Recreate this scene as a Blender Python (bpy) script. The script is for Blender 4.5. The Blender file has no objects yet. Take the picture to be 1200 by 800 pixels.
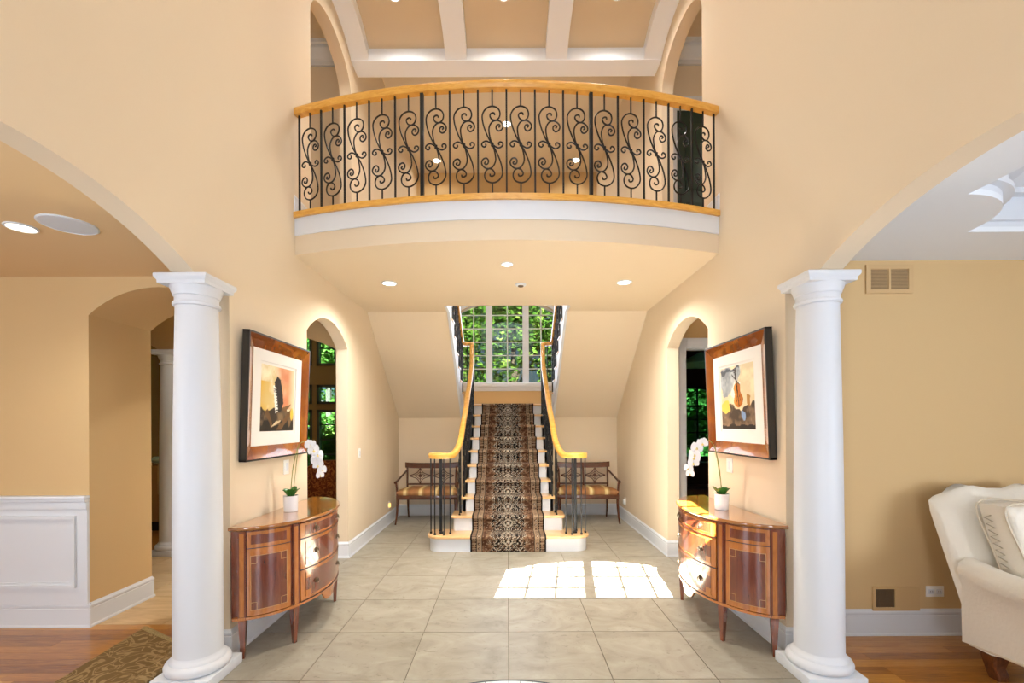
import bpy, bmesh, math, random
import numpy as np
from mathutils import Vector, Matrix
from mathutils.geometry import tessellate_polygon

S = bpy.context.scene
COL = S.collection
PI = math.pi
random.seed(7)

# ------------------------------------------------------------------ camera
cam = bpy.data.cameras.new('camera')
cam.sensor_width = 36.0
cam.lens = 16.0
cam.shift_x = 5.0 / 1200
cam.shift_y = 96.0 / 1200
cam.clip_start = 0.05
cam.clip_end = 300
camo = bpy.data.objects.new('camera', cam)
COL.objects.link(camo)
camo.location = (0, 0, 1.497)
camo.rotation_euler = (PI / 2, 0.0042, 0)
S.camera = camo
# ------------------------------------------------------------------ view
S.view_settings.view_transform = 'Standard'
S.view_settings.look = 'None'
S.view_settings.gamma = 1.0
S.view_settings.use_curve_mapping = False
S.view_settings.exposure = 0.24
# ------------------------------------------------------------------ world, sun
W = bpy.data.worlds.new('sky')
S.world = W
W.use_nodes = True
wn = W.node_tree
bg = wn.nodes['Background']
sky = wn.nodes.new('ShaderNodeTexSky')
sky.sky_type = 'NISHITA'
sky.sun_disc = False
sky.sun_elevation = math.radians(43)
sky.sun_rotation = math.radians(188)
wn.links.new(sky.outputs[0], bg.inputs[0])
bg.inputs[1].default_value = 0.22

SUN_DIR = Vector((0.14, 1.0, -0.95)).normalized()
sl = bpy.data.lights.new('sun', 'SUN')
sl.energy = 190.0
sl.angle = math.radians(0.18)
sl.color = (1.0, 0.97, 0.93)
so = bpy.data.objects.new('sun', sl)
so.rotation_euler = SUN_DIR.to_track_quat('-Z', 'Y').to_euler()
so.location = (0, -20, 20)
COL.objects.link(so)


def area(name, loc, direction, sx, sy, power, color=(1, 1, 1), spread=None):
    l = bpy.data.lights.new(name, 'AREA')
    l.shape = 'RECTANGLE'
    l.size = sx
    l.size_y = sy
    l.energy = power
    l.color = color
    if spread:
        l.spread = math.radians(spread)
    o = bpy.data.objects.new(name, l)
    o.location = loc
    o.rotation_euler = Vector(direction).to_track_quat('-Z', 'Y').to_euler()
    COL.objects.link(o)
    return o


DAY = (0.86, 0.97, 1.14)
area('daylight_front_sidelight', (-0.95, -1.0, 1.35), (0.05, 1, 0.40), 0.55, 2.2, 39, DAY, 140)  # added fill pair, tilted up at the soffit
area('daylight_front_sidelight', (0.95, -1.0, 1.35), (-0.05, 1, 0.40), 0.55, 2.2, 39, DAY, 140)
area('daylight_upper_front_window', (0, -1.0, 4.95), (0, 1, -0.12), 2.2, 1.5, 12, DAY)
area('daylight_left_room', (-4.55, -1.0, 1.5), (0.45, 1, 0.50), 1.4, 2.0, 104, DAY)  # added room fill, left and right, before a solid wall without windows
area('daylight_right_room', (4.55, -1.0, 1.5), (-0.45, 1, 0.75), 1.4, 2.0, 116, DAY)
area('daylight_stair_window', (0, 8.95, 3.1), (0, -1, -0.1), 1.8, 1.6, 30, DAY)

CAN_COL = (1.0, 0.97, 0.92)


# ------------------------------------------------------------------ colours / materials
def lin(c):
    r = []
    for v in c[:3]:
        v = v / 255.0
        r.append(v / 12.92 if v <= 0.04045 else ((v + 0.055) / 1.055) ** 2.4)
    return (r[0], r[1], r[2], 1.0)


def new_mat(name):
    m = bpy.data.materials.new(name)
    m.use_nodes = True
    return m, m.node_tree.nodes, m.node_tree.links, m.node_tree.nodes['Principled BSDF']


def mat(name, c, rough=0.5, metal=0.0, spec=0.5, coat=0.0, coat_rough=0.05, bump=0.0, bscale=60.0, sheen=0.0):
    m, n, l, b = new_mat(name)
    b.inputs['Base Color'].default_value = lin(c)
    b.inputs['Roughness'].default_value = rough
    b.inputs['Metallic'].default_value = metal
    b.inputs['Specular IOR Level'].default_value = spec
    b.inputs['Coat Weight'].default_value = coat
    b.inputs['Coat Roughness'].default_value = coat_rough
    b.inputs['Sheen Weight'].default_value = sheen
    if bump > 0:
        g = n.new('ShaderNodeNewGeometry')
        t = n.new('ShaderNodeTexNoise')
        t.inputs['Scale'].default_value = bscale
        t.inputs['Detail'].default_value = 3
        u = n.new('ShaderNodeBump')
        u.inputs['Strength'].default_value = bump
        u.inputs['Distance'].default_value = 0.01
        l.new(g.outputs['Position'], t.inputs['Vector'])
        l.new(t.outputs['Fac'], u.inputs['Height'])
        l.new(u.outputs['Normal'], b.inputs['Normal'])
    return m


def ramp(n, stops):
    r = n.new('ShaderNodeValToRGB')
    e = r.color_ramp.elements
    e[0].position, e[0].color = stops[0][0], lin(stops[0][1])
    e[1].position, e[1].color = stops[-1][0], lin(stops[-1][1])
    for p, c in stops[1:-1]:
        k = e.new(p)
        k.color = lin(c)
    return r


def wood(name, stops, scale=(1, 1, 1), nscale=6.0, rough=0.35, coat=0.0, coat_rough=0.08, rand=0.0, world=True, distortion=1.5):
    m, n, l, b = new_mat(name)
    mp = n.new('ShaderNodeMapping')
    mp.inputs['Scale'].default_value = scale
    if world:
        g = n.new('ShaderNodeNewGeometry')
        l.new(g.outputs['Position'], mp.inputs['Vector'])
    else:
        g = n.new('ShaderNodeTexCoord')
        l.new(g.outputs['Object'], mp.inputs['Vector'])
    t = n.new('ShaderNodeTexNoise')
    t.inputs['Scale'].default_value = nscale
    t.inputs['Detail'].default_value = 6
    t.inputs['Roughness'].default_value = 0.6
    t.inputs['Distortion'].default_value = distortion
    r = ramp(n, stops)
    l.new(mp.outputs[0], t.inputs['Vector'])
    if rand > 0:
        oi = n.new('ShaderNodeObjectInfo')
        mm = n.new('ShaderNodeMath')
        mm.operation = 'MULTIPLY_ADD'
        mm.inputs[1].default_value = rand
        mm.inputs[2].default_value = -rand / 2
        ad = n.new('ShaderNodeMath')
        ad.operation = 'ADD'
        l.new(oi.outputs['Random'], mm.inputs[0])
        l.new(mm.outputs[0], ad.inputs[0])
        l.new(t.outputs['Fac'], ad.inputs[1])
        l.new(ad.outputs[0], r.inputs['Fac'])
        # a different slice of grain for every board
        sc = n.new('ShaderNodeMath')
        sc.operation = 'MULTIPLY'
        sc.inputs[1].default_value = 30.0
        cx = n.new('ShaderNodeCombineXYZ')
        l.new(oi.outputs['Random'], sc.inputs[0])
        l.new(sc.outputs[0], cx.inputs[2])
        l.new(cx.outputs[0], mp.inputs['Location'])
    else:
        l.new(t.outputs['Fac'], r.inputs['Fac'])
    l.new(r.outputs['Color'], b.inputs['Base Color'])
    b.inputs['Roughness'].default_value = rough
    b.inputs['Coat Weight'].default_value = coat
    b.inputs['Coat Roughness'].default_value = coat_rough
    b.inputs['Coat IOR'].default_value = 1.9 if coat >= 1.0 else 1.5
    return m


def attr_mat(name, rough=0.9, bump=0.0, spec=0.3):
    m, n, l, b = new_mat(name)
    a = n.new('ShaderNodeVertexColor')
    a.layer_name = 'print'
    l.new(a.outputs['Color'], b.inputs['Base Color'])
    b.inputs['Roughness'].default_value = rough
    b.inputs['Specular IOR Level'].default_value = spec
    return m


def emit(name, c, s):
    m, n, l, b = new_mat(name)
    b.inputs['Base Color'].default_value = lin(c)
    b.inputs['Emission Color'].default_value = lin(c)
    b.inputs['Emission Strength'].default_value = s
    return m


def glass(name, tint, refl=0.06):
    m = bpy.data.materials.new(name)
    m.use_nodes = True
    n, l = m.node_tree.nodes, m.node_tree.links
    n.remove(n['Principled BSDF'])
    t = n.new('ShaderNodeBsdfTransparent')
    t.inputs[0].default_value = (*tint, 1)
    g = n.new('ShaderNodeBsdfGlossy')
    g.inputs['Roughness'].default_value = 0.02
    x = n.new('ShaderNodeMixShader')
    x.inputs[0].default_value = refl
    l.new(t.outputs[0], x.inputs[1])
    l.new(g.outputs[0], x.inputs[2])
    l.new(x.outputs[0], n['Material Output'].inputs[0])
    return m


M = {}
M['wall'] = mat('wall_paint_tan', (223, 206, 179), 0.75, spec=0.25, bump=0.06, bscale=90)
M['wall_room'] = mat('wall_paint_honey', (211, 180, 131), 0.75, spec=0.25, bump=0.06, bscale=90)
M['wall_brown'] = mat('wall_paint_brown', (150, 118, 66), 0.8, spec=0.2)
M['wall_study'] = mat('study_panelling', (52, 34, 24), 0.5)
M['ceil_tan'] = mat('ceiling_tan', (223, 206, 178), 0.8, spec=0.2)
M['ceil_honey'] = mat('ceiling_honey', (228, 197, 150), 0.8, spec=0.2)
M['white'] = mat('white_trim_paint', (219, 223, 228), 0.35, spec=0.4)
M['ceil_white'] = mat('ceiling_white', (234, 238, 242), 0.8, spec=0.2)
M['rib'] = mat('white_rib_paint', (240, 244, 250), 0.5, spec=0.3)  # trim white lightened to make up for dim, warm light on the ribs
M['column'] = mat('white_column_paint', (215, 218, 222), 0.4, spec=0.4)
M['iron'] = mat('wrought_iron', (17, 17, 18), 0.42, 0.3, spec=0.5)
M['rail'] = wood('golden_oak', [(0.25, (206, 142, 46)), (0.75, (238, 186, 92))], (1.2, 1.2, 6), 5, 0.3, coat=0.4)
M['tread'] = wood('oak_tread', [(0.25, (208, 160, 98)), (0.75, (236, 200, 150))], (1.0, 8, 8), 4, 0.3, coat=0.3)
M['plank'] = wood('oak_plank', [(0.2, (124, 72, 20)), (0.45, (168, 108, 38)), (0.6, (186, 126, 50)), (0.85, (202, 148, 72))],
                  (1.1, 22, 22), 3.0, 0.28, coat=0.35, coat_rough=0.12, rand=0.42, distortion=2.2)
M['plank_gap'] = mat('plank_gap', (72, 38, 16), 0.7)
M['mahog'] = wood('mahogany_veneer', [(0.25, (92, 36, 18)), (0.55, (120, 54, 28)), (0.8, (144, 74, 40))], (8, 8, 1.2), 4, 0.22, coat=1.0, coat_rough=0.10)
M['satin'] = wood('satinwood_band', [(0.25, (166, 90, 28)), (0.75, (198, 122, 48))], (8, 8, 1.5), 4, 0.22, coat=1.0, coat_rough=0.10)
M['inlay'] = mat('light_stringing', (196, 142, 78), 0.3, coat=0.8)
M['darkline'] = mat('ebony_line', (58, 24, 10), 0.4, coat=0.3)
M['contop'] = wood('console_top', [(0.25, (132, 74, 22)), (0.75, (176, 112, 44))], (3, 1.0, 3), 4, 0.16, coat=1.0, coat_rough=0.06)
M['brass'] = mat('antique_pewter', (120, 108, 88), 0.32, 0.9)
M['bench'] = wood('dark_mahogany', [(0.25, (64, 30, 16)), (0.75, (104, 56, 32))], (3, 8, 8), 4, 0.25, coat=0.6)
M['pot'] = mat('white_ceramic', (238, 238, 238), 0.25, coat=0.4)
M['leaf'] = mat('orchid_leaf', (44, 104, 32), 0.35)
M['stem'] = mat('orchid_stem', (128, 134, 56), 0.5)
M['petal'] = mat('orchid_petal', (226, 226, 229), 0.6)
M['petal_heart'] = mat('orchid_heart', (222, 200, 120), 0.6)
M['soil'] = mat('moss', (70, 66, 30), 0.9)
M['plate'] = mat('switch_plate', (240, 238, 232), 0.3)
M['vent'] = mat('vent_tan_paint', (206, 172, 122), 0.6)
M['vent_dark'] = mat('vent_interior', (104, 84, 60), 0.8)
M['frame_black'] = mat('frame_edge_black', (30, 27, 24), 0.35, coat=0.3)
M['matboard'] = mat('mat_board', (228, 225, 218), 0.8)
M['art'] = attr_mat('art_print', 0.5)
M['art_glass'] = glass('picture_glass', (1, 1, 1), 0.025)
M['carpet'] = attr_mat('runner_pile', 0.95, spec=0.1)
M['lens'] = emit('lamp_lens', (255, 244, 222), 6.0)
M['lens_hot'] = emit('lamp_lens_hot', (255, 246, 226), 9.0)
M['grille'] = mat('speaker_grille', (214, 220, 226), 0.6)
M['slip'] = mat('cream_damask', (246, 239, 224), 0.85, spec=0.2, bump=0.25, bscale=45, sheen=0.2)
M['slip_trim'] = mat('cream_piping', (226, 214, 192), 0.85, spec=0.2)
M['zig'] = mat('zigzag_trim', (190, 178, 156), 0.9)
M['legwood'] = wood('carved_walnut', [(0.3, (70, 36, 16)), (0.7, (124, 70, 34))], (6, 6, 3), 5, 0.35, coat=0.4)
M['dark_frame'] = mat('dark_bronze_frame', (66, 62, 44), 0.5)
M['black_frame'] = mat('black_muntin', (24, 22, 18), 0.5)
M['glass'] = glass('grey_tinted_pane', (0.30, 0.33, 0.325), 0.04)  # grey tint added to dim the sunlit outdoors, not coloured glass
M['glass_teal'] = glass('tinted_pane', (0.42, 0.54, 0.58), 0.05)
M['glass_dark'] = glass('dark_tinted_pane', (0.17, 0.30, 0.33), 0.05)
M['sofa'] = mat('tan_sofa', (176, 134, 74), 0.85, bump=0.2, bscale=60)
M['sofa_stripe'] = mat('ribbed_cushion', (206, 174, 126), 0.85)
M['green_cloth'] = mat('green_cloth', (160, 176, 140), 0.85)
M['bark'] = mat('bark', (84, 70, 54), 0.9)
M['green_lamp'] = mat('green_shade', (120, 190, 150), 0.4)
M['leather'] = mat('brown_leather', (62, 40, 28), 0.4)
M['door_green'] = mat('dark_green_door', (24, 48, 34), 0.4)


def nodes_tile():
    m, n, l, b = new_mat('travertine')
    g = n.new('ShaderNodeNewGeometry')
    oi = n.new('ShaderNodeObjectInfo')
    off = n.new('ShaderNodeVectorMath')
    off.operation = 'MULTIPLY_ADD'
    cx = n.new('ShaderNodeCombineXYZ')
    l.new(oi.outputs['Random'], cx.inputs[0])
    l.new(oi.outputs['Random'], cx.inputs[1])
    off.inputs[1].default_value = (9, 5, 0)
    l.new(cx.outputs[0], off.inputs[0])
    l.new(g.outputs['Position'], off.inputs[2])
    t = n.new('ShaderNodeTexNoise')
    t.inputs['Scale'].default_value = 2.6
    t.inputs['Detail'].default_value = 9
    t.inputs['Roughness'].default_value = 0.62
    t.inputs['Distortion'].default_value = 1.2
    mp = n.new('ShaderNodeMapping')
    mp.inputs['Scale'].default_value = (1.1, 1.6, 1)
    l.new(off.outputs[0], mp.inputs['Vector'])
    l.new(mp.outputs[0], t.inputs['Vector'])
    r = ramp(n, [(0.30, (136, 129, 112)), (0.45, (150, 143, 127)), (0.58, (158, 152, 137)), (0.72, (169, 164, 149))])
    l.new(t.outputs['Fac'], r.inputs['Fac'])
    # fine darker pits and veins
    t2 = n.new('ShaderNodeTexNoise')
    t2.inputs['Scale'].default_value = 9
    t2.inputs['Detail'].default_value = 8
    t2.inputs['Roughness'].default_value = 0.7
    t2.inputs['Distortion'].default_value = 2.0
    l.new(mp.outputs[0], t2.inputs['Vector'])
    r2 = ramp(n, [(0.30, (150, 134, 108)), (0.42, (255, 255, 255))])
    l.new(t2.outputs['Fac'], r2.inputs['Fac'])
    mx = n.new('ShaderNodeMix')
    mx.data_type = 'RGBA'
    mx.blend_type = 'MULTIPLY'
    mx.inputs[0].default_value = 0.55
    l.new(r.outputs['Color'], mx.inputs[6])
    l.new(r2.outputs['Color'], mx.inputs[7])
    hv = n.new('ShaderNodeHueSaturation')
    vv = n.new('ShaderNodeMath')
    vv.operation = 'MULTIPLY_ADD'
    vv.inputs[1].default_value = 0.08
    vv.inputs[2].default_value = 0.96
    l.new(oi.outputs['Random'], vv.inputs[0])
    l.new(vv.outputs[0], hv.inputs['Value'])
    l.new(mx.outputs[2], hv.inputs['Color'])
    l.new(hv.outputs[0], b.inputs['Base Color'])
    b.inputs['Roughness'].default_value = 0.36
    b.inputs['Specular IOR Level'].default_value = 0.4
    return m


M['tile'] = nodes_tile()
M['tile_warm'] = wood('warm_travertine', [(0.25, (184, 150, 104)), (0.5, (206, 174, 128)), (0.8, (222, 194, 152))], (0.7, 2.5, 1), 3, 0.36, rand=0.2)
M['grout'] = mat('grout', (104, 94, 76), 0.9)


def nodes_frame_copper():
    # glossy picture moulding: copper to amber, uneven like leaf under lacquer
    m, n, l, b = new_mat('copper_leaf_lacquer')
    g = n.new('ShaderNodeNewGeometry')
    t = n.new('ShaderNodeTexNoise')
    t.inputs['Scale'].default_value = 3.2
    t.inputs['Detail'].default_value = 4
    l.new(g.outputs['Position'], t.inputs['Vector'])
    r = ramp(n, [(0.3, (122, 56, 18)), (0.5, (158, 86, 24)), (0.7, (182, 118, 36))])
    l.new(t.outputs['Fac'], r.inputs['Fac'])
    l.new(r.outputs['Color'], b.inputs['Base Color'])
    b.inputs['Roughness'].default_value = 0.18
    b.inputs['Metallic'].default_value = 0.35
    b.inputs['Coat Weight'].default_value = 1.0
    return m


M['copper'] = nodes_frame_copper()


def nodes_stripe():
    m, n, l, b = new_mat('striped_silk')
    g = n.new('ShaderNodeNewGeometry')
    sp = n.new('ShaderNodeSeparateXYZ')
    l.new(g.outputs['Position'], sp.inputs[0])
    mu = n.new('ShaderNodeMath')
    mu.operation = 'MULTIPLY'
    mu.inputs[1].default_value = 4.3
    fr = n.new('ShaderNodeMath')
    fr.operation = 'FRACT'
    l.new(sp.outputs[0], mu.inputs[0])
    l.new(mu.outputs[0], fr.inputs[0])
    r = ramp(n, [(0.0, (150, 100, 52)), (0.22, (164, 116, 62)), (0.26, (214, 186, 124)), (0.42, (226, 204, 148)), (0.46, (182, 150, 84)),
                 (0.6, (142, 92, 46)), (0.8, (160, 106, 58)), (1.0, (150, 100, 52))])
    l.new(fr.outputs[0], r.inputs['Fac'])
    l.new(r.outputs['Color'], b.inputs['Base Color'])
    b.inputs['Roughness'].default_value = 0.6
    return m


M['stripe'] = nodes_stripe()


def nodes_damask(name, ca, cb, scale=14):
    m, n, l, b = new_mat(name)
    g = n.new('ShaderNodeNewGeometry')
    t = n.new('ShaderNodeTexNoise')
    t.inputs['Scale'].default_value = scale
    t.inputs['Detail'].default_value = 1.5
    t.inputs['Distortion'].default_value = 2.4
    l.new(g.outputs['Position'], t.inputs['Vector'])
    r = ramp(n, [(0.44, ca), (0.47, cb), (0.53, cb), (0.57, ca)])
    l.new(t.outputs['Fac'], r.inputs['Fac'])
    l.new(r.outputs['Color'], b.inputs['Base Color'])
    b.inputs['Roughness'].default_value = 0.9
    b.inputs['Specular IOR Level'].default_value = 0.15
    return m


M['rug'] = nodes_damask('damask_rug', (124, 100, 64), (164, 138, 96), 7.5)
M['rug_edge'] = nodes_damask('rug_border', (150, 130, 90), (172, 150, 104), 26)
M['rug_back'] = mat('rug_backing', (40, 36, 30), 0.95)
M['chair_fab'] = nodes_damask('rust_damask', (96, 46, 18), (150, 88, 40), 11)


def nodes_leaf():
    m = bpy.data.materials.new('tree_leaf')
    m.use_nodes = True
    n, l = m.node_tree.nodes, m.node_tree.links
    n.remove(n['Principled BSDF'])
    g = n.new('ShaderNodeNewGeometry')
    t = n.new('ShaderNodeTexNoise')
    t.inputs['Scale'].default_value = 2.2
    t.inputs['Detail'].default_value = 3
    l.new(g.outputs['Position'], t.inputs['Vector'])
    r = ramp(n, [(0.3, (36, 70, 28)), (0.5, (84, 118, 44)), (0.7, (156, 176, 80))])
    l.new(t.outputs['Fac'], r.inputs['Fac'])
    d = n.new('ShaderNodeBsdfDiffuse')
    tr = n.new('ShaderNodeBsdfTranslucent')
    x = n.new('ShaderNodeMixShader')
    x.inputs[0].default_value = 0.35
    l.new(r.outputs['Color'], d.inputs[0])
    l.new(r.outputs['Color'], tr.inputs[0])
    l.new(d.outputs[0], x.inputs[1])
    l.new(tr.outputs[0], x.inputs[2])
    l.new(x.outputs[0], n['Material Output'].inputs[0])
    return m


M['treeleaf'] = nodes_leaf()
M['lawn'] = nodes_damask('lawn', (70, 108, 40), (92, 130, 52), 4)


# ------------------------------------------------------------------ mesh helpers
class MB:
    def __init__(self):
        self.v = []
        self.f = []

    def add(self, vs, fs):
        o = len(self.v)
        self.v += [tuple(p) for p in vs]
        self.f += [tuple(i + o for i in f) for f in fs]
        return self

    def box(self, x0, x1, y0, y1, z0, z1):
        if x0 > x1: x0, x1 = x1, x0
        if y0 > y1: y0, y1 = y1, y0
        if z0 > z1: z0, z1 = z1, z0
        vs = [(x0, y0, z0), (x1, y0, z0), (x1, y1, z0), (x0, y1, z0), (x0, y0, z1), (x1, y0, z1), (x1, y1, z1), (x0, y1, z1)]
        return self.add(vs, [(0, 3, 2, 1), (4, 5, 6, 7), (0, 1, 5, 4), (1, 2, 6, 5), (2, 3, 7, 6), (3, 0, 4, 7)])

    def rings(self, rings, close=True, caps=True):
        o = len(self.v)
        k = len(rings[0])
        for r in rings:
            self.v += [tuple(p) for p in r]
        for i in range(len(rings) - 1):
            for j in range(k if close else k - 1):
                a = o + i * k + j
                b = o + i * k + (j + 1) % k
                self.f.append((a, b, b + k, a + k))
        if caps and close:
            self.f.append(tuple(o + j for j in reversed(range(k))))
            self.f.append(tuple(o + (len(rings) - 1) * k + j for j in range(k)))
        return self

    def lathe(self, prof, n=32, c=(0, 0, 0), caps=True):
        rs = []
        for r, z in prof:
            rs.append([(c[0] + r * math.cos(2 * PI * j / n), c[1] + r * math.sin(2 * PI * j / n), c[2] + z) for j in range(n)])
        return self.rings(rs, True, caps)

    def tube(self, path, rad, n=6, caps=True):
        P = [Vector(p) for p in path]
        if not isinstance(rad, (list, tuple)):
            rad = [rad] * len(P)
        T = []
        for i in range(len(P)):
            a = P[max(i - 1, 0)]
            b = P[min(i + 1, len(P) - 1)]
            t = (b - a)
            T.append(t.normalized() if t.length > 1e-9 else Vector((0, 0, 1)))
        ref = Vector((0, 0, 1)) if abs(T[0].z) < 0.9 else Vector((1, 0, 0))
        u = T[0].cross(ref).normalized()
        rs = []
        for i in range(len(P)):
            u = (u - T[i] * u.dot(T[i]))
            u = u.normalized() if u.length > 1e-9 else T[i].orthogonal().normalized()
            w = T[i].cross(u)
            rs.append([P[i] + (u * math.cos(2 * PI * j / n) + w * math.sin(2 * PI * j / n)) * rad[i] for j in range(n)])
        return self.rings(rs, True, caps)

    def sweep(self, path, prof, caps=True):
        # prof: (side, up) pairs; side axis is horizontal, to the right of travel
        P = [Vector(p) for p in path]
        rs = []
        for i in range(len(P)):
            a = P[max(i - 1, 0)]
            b = P[min(i + 1, len(P) - 1)]
            t = (b - a).normalized()
            h = Vector((t.x, t.y, 0))
            if h.length < 1e-4:
                h = last
            h = h.normalized()
            last = h
            sd = Vector((h.y, -h.x, 0))
            up = sd.cross(t)
            rs.append([P[i] + sd * q[0] + up * q[1] for q in prof])
        return self.rings(rs, True, caps)

    def prism(self, outline, holes, fn, d0, d1):
        loops = [outline] + list(holes)
        tri = tessellate_polygon([[Vector((p[0], p[1], 0)) for p in lp] for lp in loops])
        flat = [p for lp in loops for p in lp]
        n = len(flat)
        vs = [fn(p[0], p[1], d0) for p in flat] + [fn(p[0], p[1], d1) for p in flat]
        fs = []
        for t in tri:
            fs.append(tuple(t))
            fs.append(tuple(i + n for i in reversed(t)))
        o = 0
        for lp in loops:
            k = len(lp)
            for j in range(k):
                a, b = o + j, o + (j + 1) % k
                fs.append((a, b, b + n, a + n))
            o += k
        return self.add(vs, fs)

    def build(self, name, m, parent=None, ang=35, smooth=True, bevel=0.0):
        me = bpy.data.meshes.new(name)
        me.from_pydata(self.v, [], self.f)
        bm = bmesh.new()
        bm.from_mesh(me)
        bmesh.ops.recalc_face_normals(bm, faces=bm.faces[:])
        if bevel > 0:
            bmesh.ops.bevel(bm, geom=[e for e in bm.edges if e.is_manifold and e.calc_face_angle(0) > 0.6], offset=bevel, segments=2, affect='EDGES', profile=0.5)
        bm.to_mesh(me)
        bm.free()
        if smooth:
            me.shade_smooth()
            me.set_sharp_from_angle(angle=math.radians(ang))
        me.materials.append(m)
        return link(name, me, parent)


def link(name, me, parent=None):
    o = bpy.data.objects.new(name, me)
    COL.objects.link(o)
    if parent is not None:
        o.parent = parent
        o.matrix_parent_inverse = Matrix.Identity(4)
    return o


def thing(name, label, cat, loc=(0, 0, 0), rot=0.0, group=None):
    o = bpy.data.objects.new(name, None)
    o.empty_display_size = 0.1
    COL.objects.link(o)
    o.location = loc
    o.rotation_euler = (0, 0, rot)
    o['label'] = label
    o['category'] = cat
    if group:
        o['group'] = group
    return o


def tag(o, label, cat, group=None):
    o['label'] = label
    o['category'] = cat
    if group:
        o['group'] = group
    return o


def struct(o):
    o['kind'] = 'structure'
    return o


def copy_tree(root):
    c = root.copy()
    COL.objects.link(c)
    for ch in list(root.children):
        k = ch.copy()
        COL.objects.link(k)
        k.parent = c
        for g in list(ch.children):
            q = g.copy()
            COL.objects.link(q)
            q.parent = k
    return c


def arc_pts(p0, p1, rise, n=20):
    """segmental arch from p0 to p1 (excluding neither end)"""
    (a, z0), (b, z1) = p0, p1
    w = abs(b - a) / 2
    R = (w * w + rise * rise) / (2 * rise)
    c = (a + b) / 2
    out = []
    th = math.asin(min(1, w / R))
    for i in range(n + 1):
        t = -th + 2 * th * i / n
        y = c + R * math.sin(t) * (1 if b > a else -1)
        out.append((y, z0 + rise - R + R * math.cos(t)))
    return out


def ell_pts(p0, p1, rise, n=24):
    (a, z0), (b, _) = p0, p1
    c = (a + b) / 2
    w = (b - a) / 2
    return [(c - w * math.cos(PI * i / n), z0 + rise * math.sin(PI * i / n)) for i in range(n + 1)]


def catmull(P, k=8):
    P = [Vector(p) for p in P]
    out = []
    for i in range(len(P) - 1):
        p0 = P[i - 1] if i > 0 else P[0] * 2 - P[1]
        p1, p2 = P[i], P[i + 1]
        p3 = P[i + 2] if i + 2 < len(P) else P[-1] * 2 - P[-2]
        for j in range(k):
            t = j / k
            out.append(0.5 * ((2 * p1) + (p2 - p0) * t + (2 * p0 - 5 * p1 + 4 * p2 - p3) * t * t + (3 * p1 - p0 - 3 * p2 + p3) * t ** 3))
    out.append(P[-1])
    return out


fYZ = lambda y, z, d: (d, y, z)     # wall whose plane is X = const
fXZ = lambda x, z, d: (x, d, z)     # wall whose plane is Y = const
fXY = lambda x, y, d: (x, y, d)     # slab

# ------------------------------------------------------------------ dimensions
WX, WT = 1.79, 0.13       # hall half width, side wall thickness
YF = -1.1                 # front wall
YB = 7.46                 # wall under the landing
YW = 9.05                 # stair window wall
ZS, ZU = 2.926, 3.276     # soffit, upper floor
TOP = 6.62

# ------------------------------------------------------------------ side walls
def side_outline():
    o = [(YF, 0)]
    o += [(0.53, 0), (0.53, 2.362), (0.86, 2.362)]
    o += arc_pts((0.86, 2.372), (2.60, 2.372), 0.205, 28)
    o += [(2.60, 2.362), (2.93, 2.362), (2.93, 0)]
    o += [(4.06, 0)] + arc_pts((4.06, 2.335), (5.10, 2.335), 0.21, 20) + [(5.10, 0)]
    o += [(YW + 0.2, 0), (YW + 0.2, TOP), (YF, TOP)]
    return o


up_hole = [(4.16, ZU)] + ell_pts((4.16, 5.27), (5.24, 5.27), 0.335, 26) + [(5.24, ZU)]
for s, nm in ((-1, 'wall_left'), (1, 'wall_right')):
    struct(MB().prism(side_outline(), [up_hole], fYZ, s * WX, s * (WX + WT)).build(nm, M['wall'], ang=25))

# front wall with the arched upper window that throws the sun patch
fw_half = 0.835
wz0, wz1 = 4.76, 5.575
win_hole = [(-fw_half, wz0), (fw_half, wz0)] + [(x, z) for x, z in reversed(arc_pts((-fw_half, wz1), (fw_half, wz1), 0.265, 20))]
struct(MB().prism([(-5.6, 0), (5.6, 0), (5.6, TOP), (-5.6, TOP)], [win_hole], fXZ, YF, YF - 0.12).build('wall_front', M['wall'], ang=25))
w1 = MB()
w1.box(-0.05, 0.05, YF - 0.08, YF - 0.03, wz0, 5.84)
w1.box(-fw_half, fw_half, YF - 0.08, YF - 0.03, wz0 - 0.02, wz0 + 0.012)
w1 = struct(w1.build('window_1', M['white']))
mb = MB()
for sx in (-1, 1):
    for k in (1, 2):
        mb.box(sx * (0.045 + 0.263 * k) - 0.015, sx * (0.045 + 0.263 * k) + 0.015, YF - 0.065, YF - 0.045, wz0, 5.83)
for k in (1, 2, 3):
    mb.box(-fw_half, fw_half, YF - 0.065, YF - 0.045, wz0 + 0.276 * k - 0.015, wz0 + 0.276 * k + 0.015)
mb.build('muntin', M['white'], w1)

# ------------------------------------------------------------------ ceilings, upper floor
struct(MB().box(-WX, WX, YF, 3.97, 6.15, 6.25).build('ceiling', M['ceil_tan']))
struct(MB().box(-WX, WX, 5.40, YW + 0.2, 6.48, 6.6).build('ceiling_stairwell', M['ceil_tan']))

BR, BC = 5.42, 8.963      # balcony arc radius, centre y


def arc_y(x, r=BR):
    return BC - math.sqrt(r * r - x * x)


def balc_poly(r, xw=WX, n=40):
    return [(-xw + 2 * xw * i / n, arc_y(-xw + 2 * xw * i / n, r)) for i in range(n + 1)]


slab = balc_poly(BR) + [(WX, 5.845), (0.75, 5.845), (0.75, 5.52), (-0.75, 5.52), (-0.75, 5.845), (-WX, 5.845)]
struct(MB().prism(slab, [], fXY, ZS, ZU - 0.047).build('floor_upper', M['wall'], ang=25))


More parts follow.
